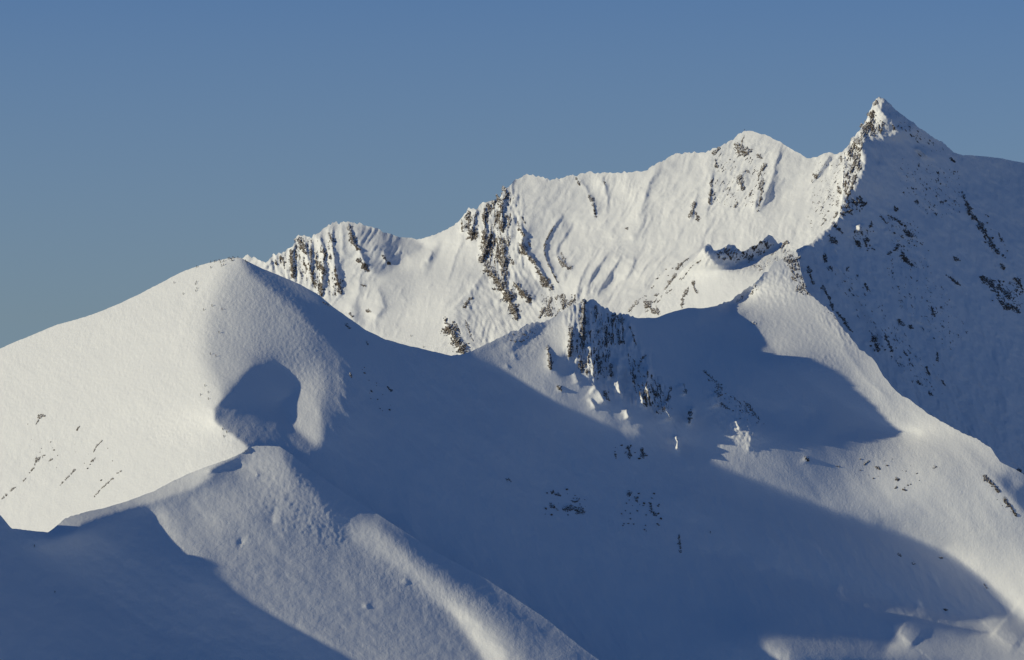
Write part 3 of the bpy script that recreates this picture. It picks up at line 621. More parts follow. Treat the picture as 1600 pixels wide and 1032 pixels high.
CRAGS=[ # sheet, polygon, rib height, rib spacing across, down, lean
 ('B',[(405,400),(440,395),(470,368),(500,355),(520,350),(530,400),(538,460),(500,470),(420,430)],2.6,9,34,0),
 ('B',[(716,340),(745,322),(800,280),(812,300),(822,350),(822,420),(800,470),(760,440),(750,400),(752,370),(720,372)],2.6,8,30,0),
 ('B',[(740,440),(830,420),(870,450),(900,470),(880,520),(800,540),(730,560),(690,520)],1.2,12,34,.5),
 ('B',[(1140,215),(1180,215),(1215,240),(1205,300),(1170,340),(1100,330),(1105,250)],1.0,7,22,-.6),
 ('B',[(1262,246),(1340,225),(1345,300),(1300,350),(1262,340)],.9,6,20,-.7),
 ('A',[(780,512),(860,498),(870,520),(830,560),(790,560)],.9,8,12,.3),
 ('A',[(883,478),(915,465),(975,485),(1000,540),(1040,600),(1055,650),(1000,640),(930,600),(885,560)],3.8,8,30,0),
 ('A',[(1095,600),(1130,600),(1190,650),(1180,710),(1150,690),(1115,670)],1.6,7,14,.2),
 ('A',[(1150,470),(1180,440),(1240,400),(1275,460),(1230,475),(1195,480)],1.3,6,12,.2),
 ('A',[(1270,455),(1340,530),(1345,560),(1280,500)],1.2,6,16,.4),
 ('M',[(1095,385),(1200,360),(1250,385),(1240,420),(1180,430),(1150,425),(1100,415)],2.4,7,18,-.4),
 ('M',[(980,500),(1090,400),(1110,430),(1040,480)],.8,7,14,-.6),
 ('P',[(1312,235),(1345,200),(1372,150),(1392,160),(1412,203),(1352,220),(1352,265),(1320,315),(1300,352),(1290,345)],1.8,6,18,-.3),
 ('P',[(1300,350),(1345,300),(1400,330),(1450,400),(1400,450),(1330,440),(1240,410)],1.3,11,30,.5),
 ('P',[(1480,280),(1530,300),(1600,400),(1640,520),(1560,470),(1500,360)],1.4,9,26,.55),
]
ROUGH=[ # sheet, polygon, wavelength, amplitude : ski tracks, wind crust, avalanche rubble
 ('A',[(-20,540),(200,460),(350,400),(385,410),(470,460),(510,520),(515,610),(490,640),(430,560),(380,570),(330,640),(300,700),(240,690),(150,700),(60,680),(-20,650)],4.0,.38),
 ('A',[(1150,500),(1190,440),(1240,440),(1300,500),(1330,560),(1280,600),(1220,560)],5.0,.50),
 ('A',[(1190,440),(1225,405),(1260,450),(1200,480)],5.5,.6),
 ('A',[(220,650),(330,650),(395,700),(300,735),(230,700)],4,.22),
 ('F',[(420,760),(600,840),(660,900),(800,1000),(700,1040),(480,960),(330,880),(300,800)],7,.12),
 ('F',[(400,735),(470,735),(470,800),(420,800)],4,.25),
 ('F',[(395,700),(470,720),(560,800),(540,860),(440,830),(380,760)],7,.35),
 ('A',[(590,560),(700,570),(860,660),(1000,760),(1100,900),(900,900),(700,760)],9,.25),
 ('A',[(1120,620),(1190,640),(1200,700),(1120,700)],5,.6),
 ('B',[(640,390),(700,360),(720,380),(690,450),(650,520),(600,500)],4,.20),
 ('B',[(1210,225),(1260,250),(1250,330),(1190,370),(1130,350),(1200,290)],3.6,.30),
 ('B',[(985,330),(1060,300),(1060,400),(960,440)],4,.16),
]
def snake(p0,p1,n,amp,k=28):
    """a skier's S-turns between two points"""
    out=[]; dx,dy=p1[0]-p0[0],p1[1]-p0[1]; l=math.hypot(dx,dy)
    for i in range(k+1):
        t=i/k; s=math.sin(t*n*2*math.pi)*amp*(.7+.5*math.sin(7*t+n)); out.append((p0[0]+dx*t-dy/l*s,p0[1]+dy*t+dx/l*s))
    return out
TRACKS=[('A',snake((205,700),(216,760),1.6,2.2)),('A',snake((232,702),(262,722),.6,1)),('A',snake((280,700),(225,765),5,2.4,60)),('A',snake((262,712),(222,768),5,2,60)),
 ('A',snake((60,745),(3,815),1.5,5)),('A',snake((95,725),(50,775),3,3.5)),('A',snake((185,670),(300,725),1,1.5)),('A',snake((200,668),(345,716),.7,1.2)),('A',snake((215,690),(330,735),.6,1)),
 ('A',snake((300,440),(360,470),.5,1)),('A',snake((270,490),(300,505),.5,.6)),('A',snake((350,470),(420,490),.5,1)),
 ('B',snake((602,517),(700,553),.6,2)),('B',snake((660,420),(622,500),5,2.6,60)),('B',snake((650,400),(636,470),4,2.2,50)),('B',snake((618,430),(600,520),5,3,60)),('B',snake((1040,300),(1032,370),3,3,50)),('B',snake((985,395),(940,420),1.5,4,40)),
 ('F',snake((860,1030),(893,1012),.5,3)),('F',snake((760,935),(880,1000),3,5,60)),('F',snake((880,995),(905,1030),1,4)),('F',snake((225,795),(243,812),.5,5)),('F',snake((330,915),(300,930),.5,2)),
 ('F',snake((130,812),(215,822),.3,1)),('F',snake((150,850),(260,890),.3,1)),('F',snake((250,930),(390,965),.3,1)),('F',snake((290,812),(325,792),.8,1.2)),('F',snake((560,1010),(620,985),.3,1))]
def lee(R,U,V):
    m=getattr(R,'leem',None)
    if m is None: m=R.leem=np.clip(blur((R.cls<0).astype(float)*(R.gx>.1),6)*3-2,0,1)
    D=R.D; R.D=m; o=R.at(U,V); R.D=D; return o
def facets_px(sh,U,V):
    """small relief on a sheet, in photo pixels towards the viewer"""
    o=np.zeros(U.shape)
    if sh=='B':
        q=fbm(30,U/60,V/60,2)*14; a=U*.80+V*.60+q; b=-U*.60+V*.80
        gul=np.clip(1-polymask([(600,440),(660,385),(720,360),(715,420),(690,500),(700,560),(600,540)],U,V,20),.25,1)
        md=np.clip(fbm(38,U/70,V/55,3)*2.2+.45,.08,1)
        o+=gul*(fbm(31,a/34,b/80,4,.6)*4.6+md*fbm(33,a/11,b/52,5,.6,True)*2.4+md*np.maximum(0,fbm(36,a/6,b/26,3)-.15)*3.4)+fbm(35,U/3.2,V/4,3,.6)*(.08+.25*md)
        o+=np.maximum(0,fbm(37,a/14,b/24,2)-.22)*3.2
    elif sh=='A':
        left=np.clip((520-U)/120,0,1); le=lee(A,U,V)
        o+=16*np.exp(-((U-1450)/75)**2-((V-745)/55)**2)+le*(1-.85*left)*(fbm(48,(U*.82-V*.57)/34,(U*.57+V*.82)/120,4,.55)*4.8+fbm(49,(U*.75-V*.66)/11,(U*.66+V*.75)/26,3)*.8+fbm(50,(U*.8+V*.6)/70,(V*.8-U*.6)/26,3)*2)
        o+=fbm(41,U/90,V/60,3)*(1.2-.3*(1-left))+fbm(43,(U*.6-V*.8)/16,(U*.8+V*.6)/55,3)*(.45)+fbm(45,U/4.5,V/3.5,2)*.07
        o+=left*np.clip((V-560)/80,0,1)*fbm(44,(U*.8+V*.6)/15,(V*.8-U*.6)/60,3)*.7
        o+=(1-left)*fbm(47,(U*.82-V*.57)/40,(U*.57+V*.82)/150,2)*1.1
    elif sh=='F':
        le=lee(Fr,U,V)
        o+=fbm(51,(U*.55-V*.83)/38,(U*.83+V*.55)/120,3)*(1.3+3*le)+fbm(53,U/30,V/22,4,.6)*(1.1+.8*le)+fbm(55,U/5,V/4,2)*.03
    elif sh=='M':
        o+=fbm(61,U/18,V/22,4)*1.0+fbm(63,U/5,V/5,2)*.2
    elif sh=='P':
        a=U*.85-V*.53; b=U*.53+V*.85; q=fbm(70,U/50,V/50,2)*10
        o+=fbm(71,(a+q)/42,b/120,4,.6)*14+fbm(76,(a-q)/17,b/40,4,.6,True)*3.2+np.maximum(0,fbm(77,a/9,b/14,3)-.2)*3+fbm(73,a/7,b/12,3)*.7+fbm(75,U/3.5,V/3.5,2)*.2
    for (s_,poly,h,lx,ly,lean) in CRAGS:
        if s_!=sh: continue
        sel=local(None,poly,U,V,8)
        if not sel.any(): continue
        u=U[sel]; v=V[sel]; m=polymask(poly,u,v,6); x=u-lean*v
        r=fbm(81,x/lx,v/ly,4,.55,True); q=fbm(83,x/(lx*.5),v/(ly*.3),3,.6)
        o[sel]+=m*h*(r*1.5+q*.8)
    for (s_,poly,wl,am) in ROUGH:
        if s_!=sh: continue
        sel=local(None,poly,U,V,14)
        if not sel.any(): continue
        u=U[sel]; v=V[sel]; m=polymask(poly,u,v,12)
        wp=fbm(95,u/30,v/30,2)*6
        o[sel]+=m*am*1.8*(fbm(91,(u+wp)/wl,(v-wp)/(wl*.8),2,.6)+.35*np.abs(fbm(93,(u*.7+v*.7+wp)/(wl*1.6),(v*.7-u*.7)/(wl*.6),1)))
    for (s_,pts,h,wl,wr) in RIBS:
        if s_!=sh: continue
        w=max(wl,wr)*3+3; sel=local(None,pts,U,V,w)
        if not sel.any(): continue
        u=U[sel]; v=V[sel]; wob=fbm(97,u/9,v/9,2)*2.2
        d,t,sd=seg_dist(pts,u+wob,v); ww=np.where(sd>0,wl,wr) if pts[-1][1]>=pts[0][1] else np.where(sd>0,wr,wl)
        o[sel]+=h*(1.6 if sh=='B' else 1)*np.exp(-(d/ww)**(2 if wl>15 else 1.25))*np.clip(np.sin(np.pi*(t*.9+.05))*1.8,0,1)
    for (s_,pts) in TRACKS:
        if s_!=sh: continue
        sel=local(None,pts,U,V,5)
        if not sel.any(): continue
        d,t,sd=seg_dist(pts,U[sel],V[sel]); o[sel]+=.38*(np.exp(-((d-1.4*(sd>0))/.9)**2)*.6-np.exp(-(d/.9)**2))
    return o
FN={'A':(depth_A2,.45),'F':(depth_F,.45),'B':(depth_B,.55),'M':(depth_M,.5),'P':(depth_P,.52)}
def surf(sh,U,V):
    U=np.asarray(U,float); V=np.asarray(V,float); f,k=FN[sh]; return f(U,V)-k*facets_px(sh,U,V)
def which(u,v):
    for sh,t,a,b in (('F',TF,-300,940),('A',TA,-300,1899),('M',TM,985,1250),('P',TP,1242,1899)):
        if a<u<b and v>np.interp(u,t[:,0],t[:,1])-.5: return sh
    return 'B'
def grid_mesh(name,Pt,mats,keep=None,smooth=True,fkeep=None):
    ny,nx=Pt.shape[:2]; i=np.arange(ny-1)[:,None]*nx+np.arange(nx-1)[None]
    q=np.stack([i,i+nx,i+nx+1,i+1],-1).reshape(-1,4); P=Pt.reshape(-1,3)
    if fkeep is not None or keep is not None:
        q=q[fkeep.reshape(-1)] if fkeep is not None else q[keep.reshape(-1)[q].any(1)]; used=np.unique(q); mp=np.full(len(P),-1); mp[used]=np.arange(len(used)); P=P[used]; q=mp[q]
    me=bpy.data.meshes.new(name); me.vertices.add(len(P)); me.vertices.foreach_set('co',P.reshape(-1).astype(np.float32))
    n=len(q); me.loops.add(n*4); me.polygons.add(n)
    me.loops.foreach_set('vertex_index',q.reshape(-1).astype(np.int32)); me.polygons.foreach_set('loop_start',np.arange(0,n*4,4,dtype=np.int32))
    me.polygons.foreach_set('loop_total',np.full(n,4,np.int32)); me.polygons.foreach_set('use_smooth',np.full(n,smooth))
    me.update(); me.validate()
    for m in mats: me.materials.append(m)
    return me
def sheet(name,sh,top,u0,u1,vbot,step,mat,back=500,slope=1.1,nback=14):
    us=np.arange(max(u0,-12),min(u1,1612)+step,step)
    if u0<-12: us=np.concatenate([np.arange(u0,-12,7),us])
    if u1>1612: us=np.concatenate([us,np.arange(us[-1]+7,u1,7)])
    vt=np.interp(us,top[:,0],top[:,1]); vb=min(vbot,1046.)
    rows=np.arange(vt.min(),vb,step)
    if vbot>1046: rows=np.concatenate([rows,np.arange(rows[-1]+7,vbot,8)])
    V=np.maximum(rows[:,None],vt[None]); V=np.concatenate([vt[None],V],0)
    U=np.broadcast_to(us[None],V.shape).copy()
    Pt=world(U,V,surf(sh,U,V))
    ks=(np.arange(nback,0,-1)/nback)**1.8*back; bk=np.repeat(Pt[:1],nback,0)
    bk[...,1]+=ks[:,None]; bk[...,2]-=ks[:,None]/slope*.9
    fk=np.ones((nback+len(V)-1,len(us)-1),bool); flat=(V[1:]-V[:-1])<1e-6; fk[nback:]=~(flat[:,1:]&flat[:,:-1])
    me=grid_mesh(name,np.concatenate([bk,Pt],0),[mat],fkeep=fk)
    o=bpy.data.objects.new(name,me); sc.collection.objects.link(o); o['kind']='structure'
    return o
# ---------------------------------------------------------------- materials
def new_mat(name,col,rough=.7,spec=.3):
    m=bpy.data.materials.new(name); m.use_nodes=True; b=m.node_tree.nodes['Principled BSDF']
    b.inputs['Base Color'].default_value=(*col,1); b.inputs['Roughness'].default_value=rough; b.inputs['Specular IOR Level'].default_value=spec
    return m
def noise_node(nt,scale,detail=4,rough=.5,vec=None):
    n=nt.nodes.new('ShaderNodeTexNoise'); n.inputs['Scale'].default_value=scale; n.inputs['Detail'].default_value=detail; n.inputs['Roughness'].default_value=rough
    if vec is not None: nt.links.new(vec,n.inputs['Vector'])
    return n
def snow_mat():
    m=new_mat('snow',(.84,.84,.85),.75,.15); nt=m.node_tree; b=nt.nodes['Principled BSDF']; L_=nt.links.new
    g=nt.nodes.new('ShaderNodeNewGeometry'); n1=noise_node(nt,.55,5,.65,g.outputs['Position']); n2=noise_node(nt,.03,4,.5,g.outputs['Position'])
    r=nt.nodes.new('ShaderNodeMix'); r.data_type='RGBA'; r.inputs['A'].default_value=(.74,.75,.78,1); r.inputs['B'].default_value=(.79,.80,.82,1)
    L_(n2.outputs['Fac'],r.inputs['Factor']); L_(r.outputs['Result'],b.inputs['Base Color'])
    bp=nt.nodes.new('ShaderNodeBump'); bp.inputs['Strength'].default_value=.45; bp.inputs['Distance'].default_value=.5
    L_(n1.outputs['Fac'],bp.inputs['Height'])
    # wind crust: sastrugi drawn out along the slope
    mp=nt.nodes.new('ShaderNodeMapping'); mp.inputs['Rotation'].default_value=(0,.5,.6); mp.inputs['Scale'].default_value=(1,.35,.6); L_(g.outputs['Position'],mp.inputs['Vector'])
    n3=noise_node(nt,.16,4,.6,mp.outputs['Vector']); b2=nt.nodes.new('ShaderNodeBump'); b2.inputs['Distance'].default_value=1.2
    n4=noise_node(nt,.012,3,.55,g.outputs['Position']); mr=nt.nodes.new('ShaderNodeMapRange'); L_(n4.outputs['Fac'],mr.inputs['Value']); mr.inputs['From Min'].default_value=.42; mr.inputs['From Max'].default_value=.68; mr.inputs['To Min'].default_value=.08; mr.inputs['To Max'].default_value=.5; L_(mr.outputs[0],b2.inputs['Strength'])
    L_(n3.outputs['Fac'],b2.inputs['Height']); L_(bp.outputs['Normal'],b2.inputs['Normal']); L_(b2.outputs['Normal'],b.inputs['Normal'])
    return m
def rock_mat():
    m=new_mat('rock',(.07,.058,.048),.9,.2); nt=m.node_tree; b=nt.nodes['Principled BSDF']; L_=nt.links.new
    g=nt.nodes.new('ShaderNodeNewGeometry'); n1=noise_node(nt,.22,6,.7,g.outputs['Position']); n2=noise_node(nt,.6,5,.7,g.outputs['Position'])
    r=nt.nodes.new('ShaderNodeMix'); r.data_type='RGBA'; r.inputs['A'].default_value=(.04,.038,.037,1); r.inputs['B'].default_value=(.17,.135,.105,1); L_(n1.outputs['Fac'],r.inputs['Factor'])
    # snow lying on ledges
    sx=nt.nodes.new('ShaderNodeSeparateXYZ'); L_(g.outputs['Normal'],sx.inputs[0])
    ad=nt.nodes.new('ShaderNodeMath'); ad.operation='MULTIPLY_ADD'; L_(n2.outputs['Fac'],ad.inputs[0]); ad.inputs[1].default_value=1.5; L_(sx.outputs['Z'],ad.inputs[2])
    rp=nt.nodes.new('ShaderNodeMapRange'); L_(ad.outputs[0],rp.inputs['Value']); rp.inputs['From Min'].default_value=1.42; rp.inputs['From Max'].default_value=1.58
    mx=nt.nodes.new('ShaderNodeMix'); mx.data_type='RGBA'; L_(rp.outputs['Result'],mx.inputs['Factor']); L_(r.outputs['Result'],mx.inputs['A']); mx.inputs['B'].default_value=(.82,.82,.83,1)
    L_(mx.outputs['Result'],b.inputs['Base Color'])
    bp=nt.nodes.new('ShaderNodeBump'); bp.inputs['Strength'].default_value=.7; bp.inputs['Distance'].default_value=.8
    L_(n2.outputs['Fac'],bp.inputs['Height']); L_(bp.outputs['Normal'],b.inputs['Normal'])
    return m
SNOW=snow_mat(); ROCK=rock_mat()
ST=1.7
sheet('mountain_ridge','A',TA,-290,1890,1240,ST,SNOW)
sheet('mountain_spur','F',TF,-290,1290,1240,ST,SNOW)
sheet('mountain_face','B',TB,220,1590,750,ST,SNOW)
sheet('mountain_crag','M',TM,940,1330,690,ST,SNOW)
sheet('mountain_peak','P',TP,1080,1890,1240,ST,SNOW)
# snowfields of the valley round the massif
gx=np.linspace(-16000,16000,60); gy=np.linspace(-4000,28000,60); GX,GY=np.meshgrid(gx,gy)
GZ=-700+fbm(7,GX/3000,GY/3000,4)*160
vf=bpy.data.objects.new('valley_ground',grid_mesh('valley_ground',np.stack([GX,GY,GZ],-1)[::-1],[SNOW])); sc.collection.objects.link(vf); vf['kind']='structure'
# ---------------------------------------------------------------- rock outcrops
def tag(o,label,cat,group=None):
    o['label']=label; o['category']=cat
    if group: o['group']=group
for k,(pts,hw,label) in enumerate(ROCKS):
    mid=pts[len(pts)//2]; sh=which(*((np.array(pts).mean(0)) if len(pts)<3 else mid))
    xs=[p[0] for p in pts]; ys=[p[1] for p in pts]; pad=hw*1.9+1.5; st=.62 if hw<3 else .75
    us=np.arange(min(xs)-pad,max(xs)+pad,st); vs=np.arange(min(ys)-pad,max(ys)+pad,st); U,V=np.meshgrid(us,vs)
    hw*=1.15*(.72 if (sh=='A' and mid[0]<300) else 1); d,t,sd=seg_dist(pts,U+fbm(k+200,U/9,V/9,2)*hw*.9,V+fbm(k+300,U/9,V/9,2)*hw*.6)
    ln=sum(math.dist(pts[i],pts[i+1]) for i in range(len(pts)-1)); al=t*ln; ac=d*sd
    taper=.35+.65*np.sqrt(np.clip(np.minimum(t*ln+1,ln-t*ln+1)/(hw*2.2),0,1))
    m=1-d/(hw*taper*np.clip(1.05+1.5*fbm(k+350,al/7+k,al*0+.4,2)+.5*fbm(k+360,U/8,V/8,2),.3,2))
    streak=fbm(k+400,ac/1.5+7,al/5,3,.6); chip=fbm(k+450,U/2.4,V/2.8,3,.6)
    fine=fbm(k+470,U/1.4,V/2.0,2); r=m*.85+streak*1.15+chip*1.15+fine*.5+.10; r=np.where(m<-.8,-1,r)
    if hw<1.9 and ln>9: r=r-.9*np.clip(fbm(k+370,al/4.5,al*0+k,2)*2.2,0,1)
    if not (r>.1).any(): r=m+.4
    base=surf(sh,U,V); bulk=np.where(r<0,r*2.5,np.minimum(r,1.2)); bulk=np.maximum(bulk,-1.2); jag=fbm(k+600,ac/1.2+3,al/3.5,3,.6,True)
    D=base-.5*(bulk*hw*.5+np.clip(r,0,1)*jag*.8)-.12*(r>0)
    me=grid_mesh('rock_outcrop',world(U,V,D),[ROCK],keep=(r>-.4),smooth=False)
    if len(me.polygons)==0: continue
    o=bpy.data.objects.new('rock_outcrop',me); sc.collection.objects.link(o); tag(o,label,'rock','rock outcrops breaking through the snow')
# broken cliffs: many small steep faces showing through the snow, one thing per cliff
CLIFFS=[ # sheet, polygon, threshold, across, down, lean, label
 ('P',[(1370,400),(1450,400),(1520,520),(1480,560),(1400,480)],.44,4,6,.6,'thin dark ledges low in the middle of the shaded peak'),
 ('P',[(1400,240),(1500,260),(1520,330),(1460,350),(1400,300)],.42,4,5,.5,'sparse dark ledges high in the shaded face under the right arete'),
 ('P',[(1280,410),(1340,420),(1420,520),(1480,620),(1440,620),(1350,520)],.42,3.5,7,.6,'sparse dark stones in the lower shaded face behind the spur'),
 ('B',[(412,405),(440,398),(470,370),(478,372),(500,372),(512,400),(512,430),(505,462),(470,440),(430,418)],.20,4,13,0,'ribbed brown cliff of the far-left crag with snow in every gully'),
 ('B',[(500,372),(520,372),(540,440),(536,470),(510,465)],.30,3.5,9,.2,'thin broken rocks between the crag cliff and the smooth snow pillow'),
 ('B',[(722,340),(745,328),(756,322),(750,380),(735,375)],.16,4,12,0,'streaked rock tower face at the left end of the buttress'),
 ('B',[(752,326),(800,292),(805,310),(800,350),(800,400),(795,450),(775,440),(755,415),(752,380)],.14,3.8,15,0,'steep striped rock wall in the middle of the brown buttress'),
 ('B',[(803,340),(822,345),(840,400),(832,415),(812,390)],.26,3.5,11,.3,'broken rocks along the right-hand rib of the buttress'),
 ('B',[(760,420),(790,440),(815,500),(800,505),(780,460)],.12,4,8,.6,'dark broken rocks along the great diagonal slab'),
 ('B',[(840,455),(900,455),(910,475),(900,500),(870,500),(845,500)],.24,4,8,-.3,'scrappy dark rocks above the left shoulder of the shaded crag'),
 ('B',[(1105,235),(1150,220),(1180,240),(1200,265),(1190,335),(1150,330),(1110,320),(1100,270)],.34,3,7,-.7,'speckled rocks in the face under the white dome peak'),
 ('B',[(1262,255),(1310,240),(1318,250),(1316,330),(1290,360),(1265,330)],.36,2.6,8,-.7,'thin slanting rock flecks in the bright slope left of the pyramid'),
 ('P',[(1316,240),(1335,216),(1350,196),(1366,165),(1370,180),(1366,215),(1350,222),(1350,262),(1338,292),(1325,310),(1314,300)],.12,3.2,9,-.4,'brown rock crest climbing to the summit of the pyramid peak'),
 ('P',[(1352,215),(1362,180),(1380,184),(1400,205),(1380,214)],.24,2.8,8,0,'frosted rock face in the sunlit head of the pyramid peak'),
 ('P',[(1316,312),(1345,300),(1360,320),(1345,335),(1300,350)],.22,4,5,.2,'black broken rocks just inside the shade below the pyramid'),
 ('P',[(1325,355),(1360,355),(1370,395),(1335,395)],.30,4,5,.3,'black broken rocks round the sunlit snow knob'),
 ('P',[(1380,330),(1440,345),(1440,380),(1410,410),(1390,380)],.36,4,6,.5,'thin dark ledges in the middle of the shaded peak'),
 ('P',[(1495,298),(1520,320),(1565,395),(1552,400),(1525,360)],.16,3.5,6,.5,'broken black crest of the long right-hand rib'),
 ('P',[(1525,428),(1600,440),(1600,495),(1560,480)],.24,5,4,.6,'dark ledges of the rock band at the right edge'),
 ('P',[(1390,200),(1410,182),(1480,232),(1490,245),(1450,240),(1410,212)],.33,3,5,.6,'rime-covered stones under the right arete of the pyramid'),
 ('M',[(1108,392),(1150,386),(1195,368),(1215,384),(1190,402),(1150,412),(1118,410)],.20,4,7,-.4,'dark broken rocks all over the jagged shaded wall'),
 ('M',[(1160,415),(1200,395),(1235,382),(1245,395),(1200,420),(1170,430)],.30,3.2,7,-.6,'brown rocks on the sunlit side of the small horn'),
 ('M',[(985,500),(1060,430),(1100,392),(1108,400),(1060,450),(1010,495)],.30,3,6,-.8,'brown broken crest of the low lit rib'),
 ('A',[(905,470),(918,472),(920,545),(905,550)],.08,3,14,0,'black cleft wall at the left edge of the shaded crag'),
 ('A',[(940,485),(975,487),(980,540),(945,545)],.17,3,13,0,'striped black rocks in the right of the shaded crag'),
 ('A',[(885,505),(900,505),(898,560),(885,560)],.02,3,11,0,'black steps left of the shaded crag'),
 ('A',[(915,485),(945,480),(960,560),(950,600),(905,590),(900,550)],.26,3,12,0,'broken dark rocks running down the middle of the shaded crag'),
 ('A',[(975,545),(1030,590),(1055,640),(1030,655),(985,610)],.24,3,10,.2,'broken dark rocks between the bright fins and the lit patch'),
 ('A',[(780,525),(845,503),(855,510),(820,540),(790,540)],.34,4,4,.3,'small dark rocks on the blue shoulder left of the crag'),
 ('A',[(1140,470),(1185,440),(1192,450),(1160,480)],.22,4,5,-.4,'dark rocks on the crest left of the grey slab'),
 ('A',[(1222,404),(1250,404),(1275,470),(1250,462),(1235,430)],.06,4,5,.4,'dark broken edge of the grey slab under the horn'),
 ('A',[(1265,455),(1290,470),(1332,520),(1322,524),(1290,488)],.22,3,6,.6,'black broken rocks along the upper spur crest'),
 ('A',[(1090,578),(1105,580),(1190,650),(1180,660),(1125,625)],.32,3.5,5,.6,'dark chain of rocks behind the jagged sunlit patch'),
]
for k,(sh,poly,thr,lx,ly,lean,label) in enumerate(CLIFFS):
    xs=[p[0] for p in poly]; ys=[p[1] for p in poly]; U,V=np.meshgrid(np.arange(min(xs)-3,max(xs)+3,.75),np.arange(min(ys)-3,max(ys)+3,.75))
    m=polymask(poly,U,V,5); x=U-lean*V
    r=fbm(700+k,x/lx,V/(ly*1.3),4,.65)+.3*fbm(760+k,U/14,V/14,2)+.3*fbm(780+k,U/1.5,V/2.2,2)-(thr-(.04 if sh=='B' else .09))-(1-m)*1.2
    D=surf(sh,U,V)-.5*(np.clip(r*5,-.6,1.6)*1.1+.6*fbm(790+k,U/2.2,V/2.6,2)*(r>0))
    top={'A':TA,'B':TB,'P':TP,'M':TM}[sh]; ok=(r>-.12)&(V>np.interp(U,top[:,0],top[:,1])+.3)
    if not ok.any(): continue
    me=grid_mesh('rock_cliff',world(U,V,D),[ROCK],keep=ok,smooth=False)
    o=bpy.data.objects.new('rock_cliff',me); sc.collection.objects.link(o); tag(o,label,'cliff','broken rock cliffs')
# loose stones: a few shapes, copied
def stone_mesh(seed):
    bm=bmesh.new(); bmesh.ops.create_icosphere(bm,subdivisions=2,radius=1); r=random.Random(seed); ax=[Vector((r.uniform(-1,1),r.uniform(-1,1),r.uniform(-1,1))).normalized() for _ in range(7)]; cut=[r.uniform(.45,.85) for _ in ax]
    for v in bm.verts:
        for a,c in zip(ax,cut):
            q=v.co.dot(a)
            if q>c: v.co-=a*(q-c)
        v.co.z*=.8
    me=bpy.data.meshes.new('loose_stone'); bm.to_mesh(me); bm.free(); me.materials.append(ROCK); return me
STONES=[stone_mesh(s) for s in range(5)]
SCATTER=[ # polygon, count, size (m), label
 ([(965,765),(1030,765),(1035,830),(975,835)],34,.75,'small dark stone in the loose field low in the blue shade'),
 ([(850,765),(915,765),(920,810),(850,805)],16,.7,'small dark stone round the black rock patch in the lower shade'),
 ([(1340,355),(1365,360),(1360,395),(1332,390)],12,.9,'small dark stone scattered below the sunlit snow knob'),
 ([(1385,335),(1440,350),(1460,420),(1400,420)],20,.8,'small dark stone scattered in the middle of the shaded peak'),
 ([(1500,300),(1530,320),(1590,400),(1570,410),(1530,370)],20,.9,'small dark stone along the long right-hand rib'),
 ([(1530,430),(1600,445),(1600,490),(1550,470)],16,.8,'small dark stone in the rock band at the right edge'),
 ([(1350,515),(1395,520),(1400,555),(1360,550)],12,.7,'small dark stone behind the spur crest'),
 ([(1405,545),(1480,560),(1480,610),(1440,610)],12,.7,'small dark stone low in the shade of the peak'),
 ([(960,695),(1010,695),(1012,720),(960,720)],10,.6,'small dark stone among the three dark marks below the crag'),
 ([(545,560),(560,560),(620,640),(600,650),(560,600)],16,.6,'small dark stone on the blue flank right of the grey hill face'),
 ([(1270,320),(1330,255),(1330,300),(1285,360),(1250,370)],26,.55,'small brown stone in the bright gully left of the sun edge'),
 ([(1030,420),(1080,400),(1000,480),(985,485)],16,.6,'small brown stone along the row up to the jagged wall'),
 ([(1330,715),(1480,720),(1420,765),(1340,745)],16,.55,'small stone strewn over the sunlit hump'),
 ([(40,650),(90,690),(190,700),(170,760),(60,740)],18,.5,'small dark stone on the sunlit left flank'),
 ([(1140,640),(1190,640),(1195,665),(1150,655)],12,.6,'small dark stone behind the jagged sunlit patch'),
 ([(1545,745),(1590,800),(1580,810),(1530,750)],12,.6,'small dark stone along the rocky edge of the hump'),
]
rs=random.Random(4)
for poly,n,size,label in SCATTER:
    xs=[p[0] for p in poly]; ys=[p[1] for p in poly]; c=0
    while c<n:
        u=rs.uniform(min(xs),max(xs)); v=rs.uniform(min(ys),max(ys))
        if not pip(poly,np.array([u]),np.array([v]))[0]: continue
        c+=1; sh=which(u,v)
        if rs.random()<.35: v=ys[0]+(v-ys[0])*.98
        p=world(np.array([u]),np.array([v]),surf(sh,np.array([u]),np.array([v])))[0]
        o=bpy.data.objects.new('loose_stone',STONES[c%5]); sc.collection.objects.link(o); o.location=p.tolist()
        s=size*rs.choice([.6,.8,1,1.1,1.5]); o.scale=(s*rs.uniform(.8,1.4),s,s*rs.uniform(.7,1.3)); o.rotation_euler=(rs.uniform(-.4,.4),rs.uniform(-.4,.4),rs.uniform(0,6.28)); tag(o,label,'stone',label.replace('small','small').replace('stone','stones',1))
